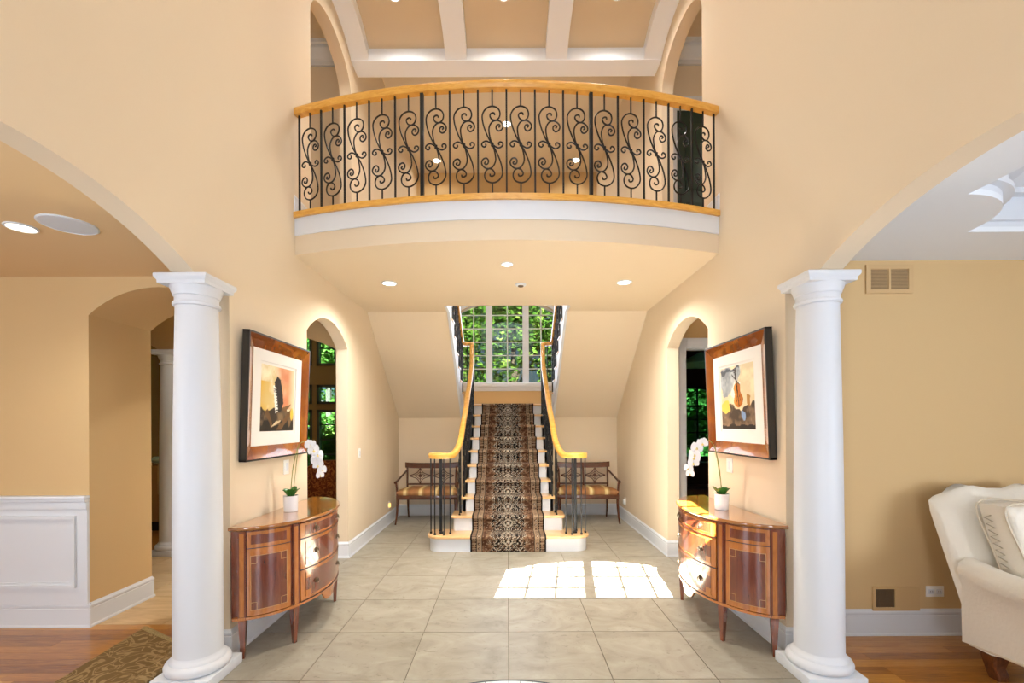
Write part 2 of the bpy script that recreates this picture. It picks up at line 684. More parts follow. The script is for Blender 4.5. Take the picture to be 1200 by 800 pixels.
def arc_band(r0, r1, z0, z1, xw=WX - 0.002, n=48):
    b = MB()
    rs = []
    for i in range(n + 1):
        x = -xw + 2 * xw * i / n
        rs.append([(x, arc_y(x, r0), z0), (x, arc_y(x, r1), z0), (x, arc_y(x, r1), z1), (x, arc_y(x, r0), z1)])
    return b.rings(rs)


struct(arc_band(BR - 0.01, BR + 0.012, 3.085, 3.231).build('trim_1', M['white'], ang=25))
nos = balc_poly(BR + 0.035, WX - 0.002) + [(WX - 0.002, 5.84), (0.75, 5.84), (0.75, 5.50), (-0.75, 5.50), (-0.75, 5.84), (-WX + 0.002, 5.84)]
struct(MB().prism(nos, [], fXY, ZU - 0.046, ZU).build('floor_gallery_boards', M['rail'], ang=25))

# sloped undersides of the two return flights
for s, nm in ((-1, 'ceiling_slope_left'), (1, 'ceiling_slope_right')):
    prof = [(5.81, ZS), (YB + 0.02, 1.575), (YB + 0.02, 1.64), (5.81, ZS + 0.065)]
    struct(MB().prism(prof, [], fYZ, s * 0.765, s * (WX - 0.001)).build(nm, M['wall']))

# vaulted gallery ceiling: panels, ribs, headers
VC, VH, VR, VZ = 4.72, 0.62, 0.35, 5.50


def vault(y0, off):
    pts = []
    n = 40
    for i in range(n + 1):
        t = PI * i / n
        pts.append((VC - (VH + off) * math.cos(t), VZ + (VR + off) * math.sin(t)))
    return pts


def clip_z(pts, z):
    return [q for q in pts if q[1] > z]


pan_o = clip_z(vault(0, 0.17), 5.70)
pan_i = clip_z(vault(0, 0.13), 5.70)
struct(MB().prism(pan_o + pan_i[::-1], [], fYZ, -WX, WX).build('ceiling_gallery_vault', M['ceil_tan'], ang=30))
rib_o = clip_z(vault(0, 0.15), 5.70)
rib_i = clip_z(vault(0, 0.0), 5.68)
rib_i = [(4.20, 5.68)] + rib_i + [(5.243, 5.68)]
for k, (x0, x1) in enumerate(((-WX, -1.587), (-0.70, -0.455), (0.455, 0.70), (1.587, WX))):
    struct(MB().prism(rib_o + rib_i[::-1], [], fYZ, x0, x1).build('trim_%d' % (2 + k), M['rib'], ang=30))
struct(MB().box(-WX, WX, 5.242, 5.49, 5.677, 5.82).build('trim_6', M['rib']))
struct(MB().box(-WX, WX, 3.95, 4.20, 5.677, 5.83).build('trim_7', M['rib']))
struct(MB().box(-WX, WX, 5.40, 5.49, 5.83, 6.6).build('wall_header_back', M['wall']))
struct(MB().box(-WX, WX, 3.95, 4.04, 5.83, 6.25).build('wall_header_front', M['wall']))

# wall under landing, landing, stair window wall
for s, nm in ((-1, 'wall_back_left'), (1, 'wall_back_right')):
    struct(MB().box(s * 0.585, s * WX, YB, YB + 0.12, 0, 1.66).build(nm, M['wall']))
# window wall
WW = 0.98
sw0, sw1, swr = 2.27, 3.70, 0.30
hole = [(-WW, sw0), (WW, sw0)] + list(reversed(arc_pts((-WW, sw1), (WW, sw1), swr, 24)))
struct(MB().prism([(-WX, 1.60), (WX, 1.60), (WX, TOP), (-WX, TOP)], [hole], fXZ, YW, YW + 0.18).build('wall_stair_window', M['wall_room'], ang=25))


def arch_z(x, half, z1, rise):
    R = (half * half + rise * rise) / (2 * rise)
    return z1 + rise - R + math.sqrt(max(R * R - x * x, 0))


# stair window
inner = [(-WW + 0.06, sw0 + 0.05), (WW - 0.06, sw0 + 0.05)] + list(reversed(arc_pts((-WW + 0.06, sw1), (WW - 0.06, sw1), swr - 0.06, 24)))
win2 = struct(MB().prism(hole, [inner], fXZ, YW + 0.04, YW + 0.12).build('window_2', M['white'], ang=25))
MB().box(-WW - 0.05, WW + 0.05, YW - 0.07, YW + 0.04, sw0 - 0.05, sw0 + 0.03).box(-WW - 0.03, WW + 0.03, YW - 0.02, YW, sw0 - 0.13, sw0 - 0.05).build('window_sill', M['white'], win2, bevel=0.006)
for s in (-1, 1):
    x = s * 0.365
    MB().box(x - 0.062, x + 0.062, YW + 0.02, YW + 0.12, sw0 + 0.03, arch_z(x, WW, sw1, swr) - 0.02).build('mullion', M['white'], win2)
cols = [(-WW + 0.06, -0.427), (-0.303, 0.303), (0.427, WW - 0.06)]
outc = [(-WW - 0.10, sw0 - 0.10), (WW + 0.10, sw0 - 0.10)] + list(reversed(arc_pts((-WW - 0.10, sw1), (WW + 0.10, sw1), swr + 0.09, 24)))
MB().prism(outc, [hole], fXZ, YW - 0.025, YW).build('window_casing', M['white'], win2, ang=25)
zt = [sw0 + 0.05 + 0.268 * k for k in range(8)]
for c0, c1 in cols:
    xm = (c0 + c1) / 2
    b = MB().box(xm - 0.011, xm + 0.011, YW + 0.06, YW + 0.09, sw0 + 0.04, arch_z(xm, WW, sw1, swr) - 0.04)
    for z in zt[1:]:
        b.box(c0, c1, YW + 0.06, YW + 0.09, z - 0.009, z + 0.009) if z < arch_z(max(abs(c0), abs(c1)), WW, sw1, swr) - 0.03 else None
    b.build('muntin', M['white'], win2)
    for a, d in ((c0, xm), (xm, c1)):
        for i in range(len(zt)):
            z0 = zt[i]
            z1 = min(z0 + 0.268, arch_z((a + d) / 2, WW, sw1, swr) - 0.03)
            if z1 - z0 > 0.05:
                MB().box(a, d, YW + 0.073, YW + 0.077, z0, z1).build('pane', M['glass'], win2, smooth=False)

# ------------------------------------------------------------------ left room / corridor / great room
# back wall of the left room, deep arched passage
YL0, YL1 = 3.38, 3.97
o = [(-5.6, 0), (-3.11, 0), (-3.11, 2.315)] + arc_pts((-3.11, 2.315), (-2.07, 2.315), 0.205, 20)[1:] + [(-2.07, 0), (-WX - WT, 0), (-WX - WT, 3.3), (-5.6, 3.3)]
struct(MB().prism(o, [], fXZ, YL0, YL1).build('wall_left_room', M['wall_room'], ang=25))
struct(MB().box(-5.7, -5.6, YF, 5.3, 0, 3.3).build('wall_left_room_side', M['wall_room']))
struct(MB().box(-5.6, -WX - WT, YF, YL0, 2.60, 2.68).build('ceiling_left_room', M['ceil_honey']))
struct(MB().box(-5.6, -WX - WT, YL1, 5.3, 2.85, 2.93).build('ceiling_left_passage', M['ceil_tan']))
# arcade between passage and great room
YA = 5.30
o = [(-5.7, 0), (-5.55, 0), (-5.55, 2.37)] + arc_pts((-5.55, 2.37), (-4.06, 2.37), 0.22, 18)[1:] + [(-3.80, 2.37)] + arc_pts((-3.80, 2.37), (-2.0, 2.37), 0.22, 20) + [(-2.0, 0), (-WX - WT, 0), (-WX - WT, ZU - 0.06), (-5.7, ZU - 0.06)]
struct(MB().prism(o, [], fXZ, YA, YA + 0.14).build('wall_arcade', M['wall_room'], ang=25))
struct(MB().box(-7.2, -7.1, YA, 9.6, 0, 4.7).build('wall_great_room_side', M['wall_brown']))
struct(MB().box(-7.2, -5.7, YA, YA + 0.14, 0, 4.7).build('wall_great_room_near', M['wall_brown']))
struct(MB().box(-5.7, -4.6, 5.5, 5.62, ZU - 0.06, 4.7).build('wall_great_room_upper', M['wall_brown']))
struct(MB().box(-7.2, -WX - WT, 5.63, 9.6, 4.6, 4.7).build('ceiling_great_room', M['ceil_tan']))
# great room window wall: three banks of panes
YG = 9.5
gx = [(-6.5, -5.38), (-5.20, -4.08), (-3.98, -2.88)]
holes = []
tiers = [(0.55, 1.80), (1.92, 2.32), (2.72, 3.45)]
for a, d in gx:
    for z0, z1 in tiers:
        holes.append([(a, z0), (d, z0), (d, z1), (a, z1)])
struct(MB().prism([(-7.2, 0), (-WX - WT, 0), (-WX - WT, 4.7), (-7.2, 4.7)], holes, fXZ, YG, YG + 0.14).build('wall_great_room', M['wall_brown']))
k = 3
for a, d in gx:
    fr = MB()
    for z0, z1 in tiers:
        fr.box(a, a + 0.05, YG - 0.02, YG + 0.1, z0, z1).box(d - 0.05, d, YG - 0.02, YG + 0.1, z0, z1)
        fr.box(a, d, YG - 0.02, YG + 0.1, z0, z0 + 0.05).box(a, d, YG - 0.02, YG + 0.1, z1 - 0.05, z1)
    w = struct(fr.build('window_%d' % k, M['dark_frame']))
    k += 1
    for z0, z1 in tiers:
        nx, nz = 3, max(1, round((z1 - z0) / 0.31))
        mu = MB()
        for i in range(1, nx):
            x = a + (d - a) * i / nx
            mu.box(x - 0.014, x + 0.014, YG + 0.02, YG + 0.06, z0, z1)
        for j in range(1, nz):
            z = z0 + (z1 - z0) * j / nz
            mu.box(a, d, YG + 0.02, YG + 0.06, z - 0.012, z + 0.012)
        mu.build('muntin', M['black_frame'], w)
        for i in range(nx):
            for j in range(nz):
                MB().box(a + (d - a) * i / nx, a + (d - a) * (i + 1) / nx, YG + 0.038, YG + 0.042, z0 + (z1 - z0) * j / nz, z0 + (z1 - z0) * (j + 1) / nz).build('pane', M['glass_teal'], w, smooth=False)

# ------------------------------------------------------------------ right room / corridor / study
YR0, YR1 = 3.20, 3.75
struct(MB().box(WX + WT, 5.6, YR0, YR1, 0, 3.3).build('wall_right_room', M['wall_room']))
struct(MB().box(5.6, 5.7, YF, 9.6, 0, 3.3).build('wall_right_room_side', M['wall_room']))
# white ceiling with a tray whose corner is scooped out
TZ = 2.63
tx, ty, tr = 2.30, 2.72, 0.45


def tray(off):
    """outline of the tray opening, grown by off"""
    x0, y1 = tx - off, ty + off
    r = tr + off * 0.0
    pts = [(5.2, -0.6), (5.2, y1)]
    n = 14
    for i in range(n + 1):
        t = -PI / 2 + 0 - 0
        a = 0 - (PI / 2) * i / n
        pts.append((x0 + r * math.cos(a), y1 + r * math.sin(a)))
    pts += [(x0, -0.6)]
    return pts


struct(MB().prism([(WX + WT, YF), (5.6, YF), (5.6, YR0), (WX + WT, YR0)], [tray(0)], fXY, TZ, TZ + 0.03).build('ceiling_right_room', M['ceil_white'], ang=25))
k = 8
for off, z0, z1, d in ((-0.0, TZ + 0.03, TZ + 0.06, 0.06), (-0.03, TZ + 0.06, TZ + 0.085, 0.06), (-0.015, TZ + 0.085, TZ + 0.20, 0.05), (-0.07, TZ + 0.20, TZ + 0.23, 0.12)):
    struct(MB().prism(tray(d), [tray(off)], fXY, z0, z1).build('trim_%d' % k, M['white'], ang=25))
    k += 1
struct(MB().box(1.95, 5.6, YF, YR0, TZ + 0.23, TZ + 0.27).build('ceiling_right_tray', M['ceil_white']))
struct(MB().box(WX + WT, 5.6, YR1, 5.2, 2.85, 2.93).build('ceiling_right_passage', M['ceil_tan']))
YD = 5.20
dx0, dx1, dz = 2.025, 2.95, 2.36
o = [(WX + WT, 0), (dx0, 0), (dx0, dz), (dx1, dz), (dx1, 0), (5.6, 0), (5.6, 3.3), (WX + WT, 3.3)]
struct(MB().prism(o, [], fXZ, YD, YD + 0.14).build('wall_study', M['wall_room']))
cs = MB()
for (a, d, z0, z1) in ((dx0 - 0.095, dx0, 0, dz + 0.1), (dx1, dx1 + 0.095, 0, dz + 0.1), (dx0, dx1, dz, dz + 0.1)):
    cs.box(a, d, YD - 0.025, YD, z0, z1)
    cs.box(a + 0.02, d - 0.02, YD - 0.035, YD - 0.025, z0, z1 - 0.015)
cs.box(dx0, dx0 + 0.018, YD, YD + 0.14, 0, dz).box(dx1 - 0.018, dx1, YD, YD + 0.14, 0, dz).box(dx0, dx1, YD, YD + 0.14, dz - 0.018, dz)
struct(cs.build('trim_12', M['white']))
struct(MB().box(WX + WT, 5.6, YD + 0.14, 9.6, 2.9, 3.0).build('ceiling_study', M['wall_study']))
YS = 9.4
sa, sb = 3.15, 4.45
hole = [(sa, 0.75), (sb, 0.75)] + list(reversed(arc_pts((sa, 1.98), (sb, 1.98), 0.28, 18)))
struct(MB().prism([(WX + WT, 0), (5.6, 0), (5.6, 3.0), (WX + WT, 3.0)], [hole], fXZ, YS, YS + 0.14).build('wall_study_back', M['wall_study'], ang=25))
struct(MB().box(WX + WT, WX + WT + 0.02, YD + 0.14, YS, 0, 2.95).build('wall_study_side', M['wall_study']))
hi = [(sa + 0.05, 0.80), (sb - 0.05, 0.80)] + list(reversed(arc_pts((sa + 0.05, 1.97), (sb - 0.05, 1.97), 0.245, 18)))
w6 = struct(MB().prism(hole, [hi], fXZ, YS - 0.02, YS + 0.1).build('window_6', M['black_frame'], ang=25))
mu = MB()
for i in range(1, 5):
    x = sa + (sb - sa) * i / 5
    mu.box(x - 0.016, x + 0.016, YS + 0.02, YS + 0.06, 0.78, arch_z(x - (sa + sb) / 2, 0.65, 1.98, 0.28))
for j in range(1, 6):
    mu.box(sa, sb, YS + 0.02, YS + 0.06, 0.75 + 0.272 * j - 0.014, 0.75 + 0.272 * j + 0.014) if j < 5 else None
mu.build('muntin', M['black_frame'], w6)
for i in range(5):
    for j in range(6):
        xa, xb = sa + (sb - sa) * i / 5, sa + (sb - sa) * (i + 1) / 5
        z0 = 0.75 + 0.272 * j
        z1 = min(z0 + 0.272, arch_z((xa + xb) / 2 - (sa + sb) / 2, 0.65, 1.98, 0.28))
        if z1 - z0 > 0.04:
            MB().box(xa, xb, YS + 0.038, YS + 0.042, z0, z1).build('pane', M['glass_dark'], w6, smooth=False)

# upper side halls behind the gallery arches
for s, nm in ((-1, 'left'), (1, 'right')):
    struct(MB().box(s * (WX + WT), s * 4.6, 5.5, 5.62, ZU - 0.06, 6.4).build('wall_upper_hall_' + nm, M['wall']))
    struct(MB().box(s * 4.6, s * 4.7, 2.4, 5.62, ZU, 6.4).build('wall_upper_hall_%s_end' % nm, M['wall']))
    struct(MB().box(s * (WX + WT), s * 4.6, 2.3, 2.4, ZU, 6.4).build('wall_upper_hall_%s_near' % nm, M['wall']))
    struct(MB().box(s * (WX + WT), s * 4.6, 2.4, 5.5, 6.06, 6.12).build('ceiling_upper_hall_' + nm, M['ceil_tan']))
    struct(MB().box(s * (WX + WT), s * 4.6, 2.4, 5.5, ZU - 0.05, ZU).build('floor_upper_hall_' + nm, M['rail']))
    cr = [(5.50, 5.81), (5.47, 5.81), (5.47, 5.86), (5.455, 5.87), (5.43, 5.92), (5.40, 5.97), (5.40, 6.0), (5.38, 6.01), (5.38, 6.06), (5.50, 6.06)]
    struct(MB().prism(cr, [], fYZ, s * (WX + WT), s * 4.6).build('trim_%d' % (13 if s < 0 else 14), M['white'], ang=25))

# upper door, right hall
d2 = struct(MB().box(2.04, 2.86, 5.455, 5.495, ZU, 5.235).build('door_1', M['door_green']))
for (x0, x1, z0, z1) in ((2.14, 2.40, ZU + 0.2, ZU + 0.85), (2.50, 2.76, ZU + 0.2, ZU + 0.85), (2.14, 2.40, ZU + 1.0, ZU + 1.8), (2.50, 2.76, ZU + 1.0, ZU + 1.8)):
    MB().box(x0, x1, 5.44, 5.456, z0, z1).build('door_panel', M['door_green'], d2, bevel=0.006)
MB().box(1.97, 2.04, 5.445, 5.5, ZU, 5.235).box(2.86, 2.93, 5.445, 5.5, ZU, 5.235).box(1.97, 2.93, 5.445, 5.5, 5.235, 5.35).box(1.95, 2.95, 5.43, 5.5, 5.35, 5.39).build('door_casing', M['white'], d2)

# ------------------------------------------------------------------ baseboards
BB = [(0, 0), (0.018, 0), (0.018, 0.012), (0.012, 0.02), (0.012, 0.135), (0.009, 0.14), (0.013, 0.15), (0.013, 0.16), (0.006, 0.172), (0.003, 0.18), (0, 0.18)]


def baseboard(name, path, z=0.0, side=1, prof=BB, h=1.0):
    """path: xy points along the wall face; profile grows to the right of travel when side=1"""
    P = [Vector((p[0], p[1])) for p in path]
    rs = []
    for i in range(len(P)):
        n = Vector((0, 0))
        cnt = []
        if i > 0:
            t = (P[i] - P[i - 1]).normalized()
            cnt.append(Vector((t.y, -t.x)) * side)
        if i < len(P) - 1:
            t = (P[i + 1] - P[i]).normalized()
            cnt.append(Vector((t.y, -t.x)) * side)
        if len(cnt) == 2:
            n = (cnt[0] + cnt[1])
            n = n / max(0.2, (1 + cnt[0].dot(cnt[1])))
        else:
            n = cnt[0]
        rs.append([(P[i].x + n.x * d, P[i].y + n.y * d, z + q * h) for d, q in prof])
    return struct(MB().rings(rs).build(name, M['white'], ang=20))


for s, nm in ((-1, 'left'), (1, 'right')):
    sd = -s
    baseboard('baseboard_%s_far' % nm, [(s * (WX + WT), 5.10), (s * WX, 5.10), (s * WX, YB), (s * 0.60, YB)], 0, 1 if s < 0 else -1)
    baseboard('baseboard_%s_near' % nm, [(s * (WX + WT), 2.93), (s * WX, 2.93), (s * WX, 4.06), (s * (WX + WT), 4.06)], 0, 1 if s < 0 else -1)
    baseboard('baseboard_%s_gallery' % nm, [(s * WX, arc_y(WX) - 0.02), (s * WX, 4.16)], ZU, 1 if s < 0 else -1, h=0.85)
    baseboard('baseboard_%s_gallery_back' % nm, [(s * WX, 5.24), (s * WX, 5.84)], ZU, 1 if s < 0 else -1, h=0.85)
baseboard('baseboard_right_room', [(5.6, YR0), (WX + WT, YR0)], 0, -1, h=1.02)
baseboard('baseboard_left_passage', [(-3.11, YL0 - 0.016), (-3.11, YL1), (-3.6, YL1)], 0, 1)
baseboard('baseboard_left_room', [(-5.6, YL0), (-3.094, YL0)], 0, 1)

# wainscot on the left room wall
ws = struct(MB().box(-5.6, -3.11, YL0 - 0.018, YL0, 0.17, 0.93).build('trim_15', M['white']))
MB().box(-5.6, -3.10, YL0 - 0.055, YL0, 0.955, 0.978).box(-5.6, -3.105, YL0 - 0.04, YL0, 0.93, 0.955).box(-5.6, -3.108, YL0 - 0.028, YL0, 0.875, 0.93).build('chair_rail', M['white'], ws, bevel=0.006)
for (x0, x1) in ((-4.15, -3.19), (-5.3, -4.3)):
    fr = MB()
    for d, t in ((0.0, 0.036), (0.016, 0.028)):
        q = lambda e: [(x0 + e, 0.30 + e), (x1 - e, 0.30 + e), (x1 - e, 0.83 - e), (x0 + e, 0.83 - e)]
        fr.prism(q(d), [q(d + 0.022)], fXZ, YL0 - t, YL0 - 0.017)
    fr.build('panel_moulding', M['white'], ws)

# ------------------------------------------------------------------ floors
fl = struct(MB().box(-WX - WT, WX + WT, YF, YB + 0.1, -0.06, -0.004).build('floor', M['grout']))


def tile_mesh(w, d, name):
    g = 0.003
    b = MB().box(-w / 2 + g, w / 2 - g, -d / 2 + g, d / 2 - g, -0.012, 0.0)
    me = bpy.data.meshes.new(name)
    me.from_pydata(b.v, [], b.f)
    return me


T = 0.61
cache = {}


def lay(parent, x0, x1, y0, y1, m):
    w, d = x1 - x0, y1 - y0
    if w < 0.03 or d < 0.03:
        return
    key = (round(w, 3), round(d, 3), m.name)
    if key not in cache:
        me = tile_mesh(w, d, 'tile')
        me.materials.append(m)
        cache[key] = me
    o = link('tile', cache[key], parent)
    o.location = ((x0 + x1) / 2, (y0 + y1) / 2, 0)


MR, MCY = 0.80, 1.86
xs = [-WX - 0.0] + [T * k for k in (-2, -1, 0, 1, 2)] + [WX + 0.0]
ys = [2.66 + T * k for k in range(-6, 8)] + [YB]
for j in range(len(ys) - 1):
    for i in range(len(xs) - 1):
        lay(fl, xs[i], xs[i + 1], ys[j], ys[j + 1], M['tile'])
# side-arch thresholds
for s in (-1, 1):
    lay(fl, min(s * WX, s * (WX + WT)), max(s * WX, s * (WX + WT)), 4.06, 5.10, M['tile'])
# mosaic medallion let into the floor
med = MB()
rg = [(0.80, 'black'), (0.785, 'white'), (0.755, 'black')]
M['mos_dark'] = mat('dark_mosaic', (34, 40, 46), 0.4)
M['mos_light'] = mat('pale_mosaic', (206, 214, 214), 0.4)
M['mos_blue'] = mat('blue_grey_mosaic', (74, 90, 104), 0.4)
mroot = struct(MB().lathe([(0.80, -0.003), (0.80, 0.0015)], 96, (0, MCY, 0)).build('floor_medallion', M['mos_dark'], ang=30))


def ring(r0, r1, n, m, z=0.0025, gap=0.004, a0=0):
    for i in range(n):
        a = a0 + 2 * PI * i / n
        d = 2 * PI / n
        g = gap / r1
        b = MB()
        pts = []
        for t in (0, 0.5, 1):
            th = a + g / 2 + (d - g) * t
            pts.append((r1 * math.sin(th), MCY + r1 * math.cos(th)))
        for t in (1, 0.5, 0):
            th = a + g / 2 + (d - g) * t
            pts.append((r0 * math.sin(th), MCY + r0 * math.cos(th)))
        b.prism(pts, [], fXY, 0.0, z)
        b.build('mosaic_piece', m, mroot, smooth=False)


ring(0.752, 0.785, 72, M['mos_light'])
ring(0.60, 0.735, 36, M['mos_blue'], a0=0.02)
ring(0.57, 0.592, 48, M['mos_light'])
ring(0.0 + 0.05, 0.56, 16, M['mos_dark'])


def plank_floor(name, x0, x1, y0, y1, vis0, vis1, seed):
    rnd = random.Random(seed)
    f = struct(MB().box(x0, x1, y0, y1, -0.06, -0.004).build(name, M['plank_gap']))
    w = 0.083
    y = y1
    meshes = {}
    while y > vis0:
        x = x0 if rnd.random() < 0.5 else x0 + rnd.uniform(0, 0.4)
        x = x0
        first = True
        while x < x1 - 0.01:
            ln = rnd.choice((0.7, 0.9, 1.1, 1.3, 1.5))
            if first:
                ln = rnd.choice((0.3, 0.5, 0.8, 1.1))
                first = False
            ln = min(ln, x1 - x)
            key = round(ln, 3)
            if key not in meshes:
                b = MB().box(0.0007, ln - 0.0007, -w + 0.0012, 0, -0.012, 0)
                me = bpy.data.meshes.new('plank')
                me.from_pydata(b.v, [], b.f)
                me.materials.append(M['plank'])
                meshes[key] = me
            o = link('plank', meshes[key], f)
            o.location = (x, y, 0)
            x += ln
        y -= w
    return f


plank_floor('floor_left_room', -5.6, -WX, YF, YL0 + 0.035, 1.2, 0, 3)
plank_floor('floor_right_room', WX, 5.6, YF, YR0, 1.2, 0, 5)
# travertine in the passages, boards in the great room and study
fp = struct(MB().box(-5.6, -WX - WT, YL0 + 0.035, 5.2, -0.06, -0.004).build('floor_left_passage', M['grout']))
px = [-5.6, -5.0, -4.4, -3.8, -3.2, -2.6, -WX - WT]
py = [YL0 + 0.035, 3.97, 4.58, 5.2]
for j in range(len(py) - 1):
    for i in range(len(px) - 1):
        lay(fp, px[i], px[i + 1], py[j], py[j + 1], M['tile_warm'])
fp = struct(MB().box(WX + WT, 5.6, YR1 - 0.02, 5.3, -0.06, -0.004).build('floor_right_passage', M['grout']))
px = [WX + WT, 2.5, 3.1, 3.7, 4.3, 4.9, 5.6]
py = [YR1, 4.3, 4.9, 5.3]
for j in range(len(py) - 1):
    for i in range(len(px) - 1):
        lay(fp, px[i], px[i + 1], py[j], py[j + 1], M['tile_warm'])
struct(MB().box(-7.2, -WX - WT, 5.2, 9.6, -0.06, 0.0).build('floor_great_room', M['plank']))
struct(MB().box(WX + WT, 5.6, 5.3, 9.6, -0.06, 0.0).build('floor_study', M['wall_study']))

# ------------------------------------------------------------------ columns
def column(x, y, label, h=2.36, rot=0):
    t = thing('column', label, 'column', (x, y, 0), rot, 'white Tuscan columns')
    MB().box(-0.165, 0.165, -0.165, 0.165, 0, 0.06).build('plinth', M['column'], t, bevel=0.003)
    pr = [(0.05, 0.06), (0.15, 0.06), (0.163, 0.066), (0.171, 0.08), (0.172, 0.096), (0.164, 0.112), (0.152, 0.118), (0.147, 0.120), (0.145, 0.13), (0.138, 0.138), (0.132, 0.146), (0.128, 0.16), (0.05, 0.16)]
    MB().lathe(pr, 48).build('base', M['column'], t, ang=40)
    pr = [(0.129, 0.155), (0.128, 0.3), (0.127, 0.8), (0.122, 1.4), (0.114, 1.9), (0.109, h - 0.165), (0.109, h - 0.16)]
    MB().lathe(pr, 48).build('shaft', M['column'], t, ang=40)
    z = h
    pr = [(0.09, z - 0.175), (0.112, z - 0.172), (0.121, z - 0.168), (0.124, z - 0.158), (0.121, z - 0.149), (0.113, z - 0.145), (0.112, z - 0.115), (0.120, z - 0.110), (0.122, z - 0.10), (0.127, z - 0.088), (0.133, z - 0.072), (0.135, z - 0.056), (0.09, z - 0.05)]
    MB().lathe(pr, 48).build('capital', M['column'], t, ang=30)
    b = MB()
    rr = []
    for d, q in ((0.136, z - 0.058), (0.137, z - 0.040), (0.145, z - 0.030), (0.149, z - 0.022), (0.149, z - 0.006), (0.145, z - 0.002)):
        rr.append([(-d, -d, q), (d, -d, q), (d, d, q), (-d, d, q)])
    b.rings(rr).build('abacus', M['column'], t, ang=20)
    return t


column(-1.848, 2.712, 'tall white round column at the left of the hall, left of the console table')
column(1.848, 2.712, 'tall white round column at the right of the hall, in front of the cream armchair')
column(-3.93, YA + 0.03, 'grey-white round column in the passage beyond the left arch, half hidden by the near column', 2.36)

# ------------------------------------------------------------------ recessed lights
def can_light(x, y, z, r, label, group, power, hot=False, spot=150):
    t = thing('recessed_light', label, 'ceiling light', (x, y, z), 0, group)
    MB().lathe([(r, 0.0), (r, -0.006), (r * 0.86, -0.009), (r * 0.80, -0.002), (r * 0.80, 0.0)], 28, caps=False).build('trim_ring', M['white'], t)
    MB().lathe([(r * 0.80, -0.001), (r * 0.80, -0.004), (r * 0.4, -0.006), (0.001, -0.0065)], 24, caps=False).build('lens', M['lens_hot' if hot else 'lens'], t)
    l = bpy.data.lights.new('can_lamp', 'SPOT')
    l.energy = power
    l.color = CAN_COL
    l.spot_size = math.radians(spot)
    l.spot_blend = 0.9
    l.shadow_soft_size = r * 0.7
    lo = bpy.data.objects.new('can_lamp', l)
    lo.location = (x, y, z - 0.02)
    COL.objects.link(lo)
    return t


G1, G2, G3 = 'recessed lights under the balcony', 'recessed lights in the gallery vault', 'recessed lights in the stairwell ceiling'
can_light(-1.195, 4.62, ZS, 0.078, 'round recessed light on the left under the balcony', G1, 170)
can_light(0.0, 4.08, ZS, 0.055, 'round recessed light in the middle under the balcony, nearest the front', G1, 150)
can_light(1.19, 4.62, ZS, 0.078, 'round recessed light on the right under the balcony', G1, 170)
for x, w in ((-1.17, 'left'), (-0.02, 'middle'), (1.17, 'right')):
    can_light(x, 4.76, VZ + VR + 0.128, 0.07, 'round recessed light in the %s panel of the gallery vault' % w, G2, 80, True)
can_light(0.0, 7.57, 6.48, 0.08, 'recessed light in the stairwell ceiling, seen through the middle of the balcony railing', G3, 150, True)
can_light(-1.32, 8.62, 6.48, 0.08, 'recessed light in the stairwell ceiling, seen through the left of the railing', G3, 22, True)
can_light(1.31, 8.62, 6.48, 0.08, 'recessed light in the stairwell ceiling, seen through the right of the railing', G3, 22, True)
can_light(-2.70, 2.53, 2.60, 0.073, 'round recessed light in the left room ceiling beside the white speaker grille', 'recessed light in the left room', 50)

for x in (-1.0, 1.0):  # added fill spots for the hall walls; no ceiling fittings here
    for y in (0.7, 2.5):
        l = bpy.data.lights.new('hall_can_lamp', 'SPOT')
        l.energy = 38
        l.color = CAN_COL
        l.spot_size = math.radians(150)
        l.spot_blend = 0.9
        l.shadow_soft_size = 0.06
        lo = bpy.data.objects.new('hall_can_lamp', l)
        lo.location = (x, y, 6.1)
        COL.objects.link(lo)

for (x, y, z, e) in ((-3.4, 4.6, 2.8, 14), (3.0, 4.4, 2.8, 14), (-4.5, 7.0, 4.5, 40), (-3.0, 8.3, 4.5, 26), ):  # added fill spots for the passages and great room, without fittings
    l = bpy.data.lights.new('far_room_can_lamp', 'SPOT')
    l.energy = e
    l.color = CAN_COL
    l.spot_size = math.radians(150)
    l.spot_blend = 0.9
    l.shadow_soft_size = 0.06
    lo = bpy.data.objects.new('far_room_can_lamp', l)
    lo.location = (x, y, z)
    COL.objects.link(lo)

for sx in (-1, 1):  # added point fill to brighten the upper halls and their crown
    l = bpy.data.lights.new('upper_hall_lamp', 'POINT')
    l.energy = 15
    l.color = CAN_COL
    l.shadow_soft_size = 0.15
    lo = bpy.data.objects.new('upper_hall_lamp', l)
    lo.location = (sx * 3.4, 3.6, 5.2)
    COL.objects.link(lo)

sp = thing('ceiling_speaker', 'round white speaker grille in the tan ceiling of the left room', 'speaker', (-2.41, 2.50, 2.60))
MB().lathe([(0.13, 0), (0.13, -0.006), (0.122, -0.009), (0.122, 0)], 40, caps=False).build('rim', M['white'], sp)
MB().lathe([(0.122, -0.002), (0.122, -0.006), (0.06, -0.008), (0.001, -0.0085)], 40, caps=False).build('grille', M['grille'], sp)

sd_ = thing('smoke_detector', 'small round white detector on the ceiling under the balcony, near the stair opening', 'detector', (0.14, 4.68, ZS))
MB().lathe([(0.055, 0), (0.055, -0.008), (0.05, -0.014), (0.03, -0.016)], 28).build('base', M['white'], sd_)
MB().lathe([(0.03, -0.015), (0.028, -0.024), (0.02, -0.027), (0.006, -0.028)], 20).build('sensor', M['vent_dark'], sd_)

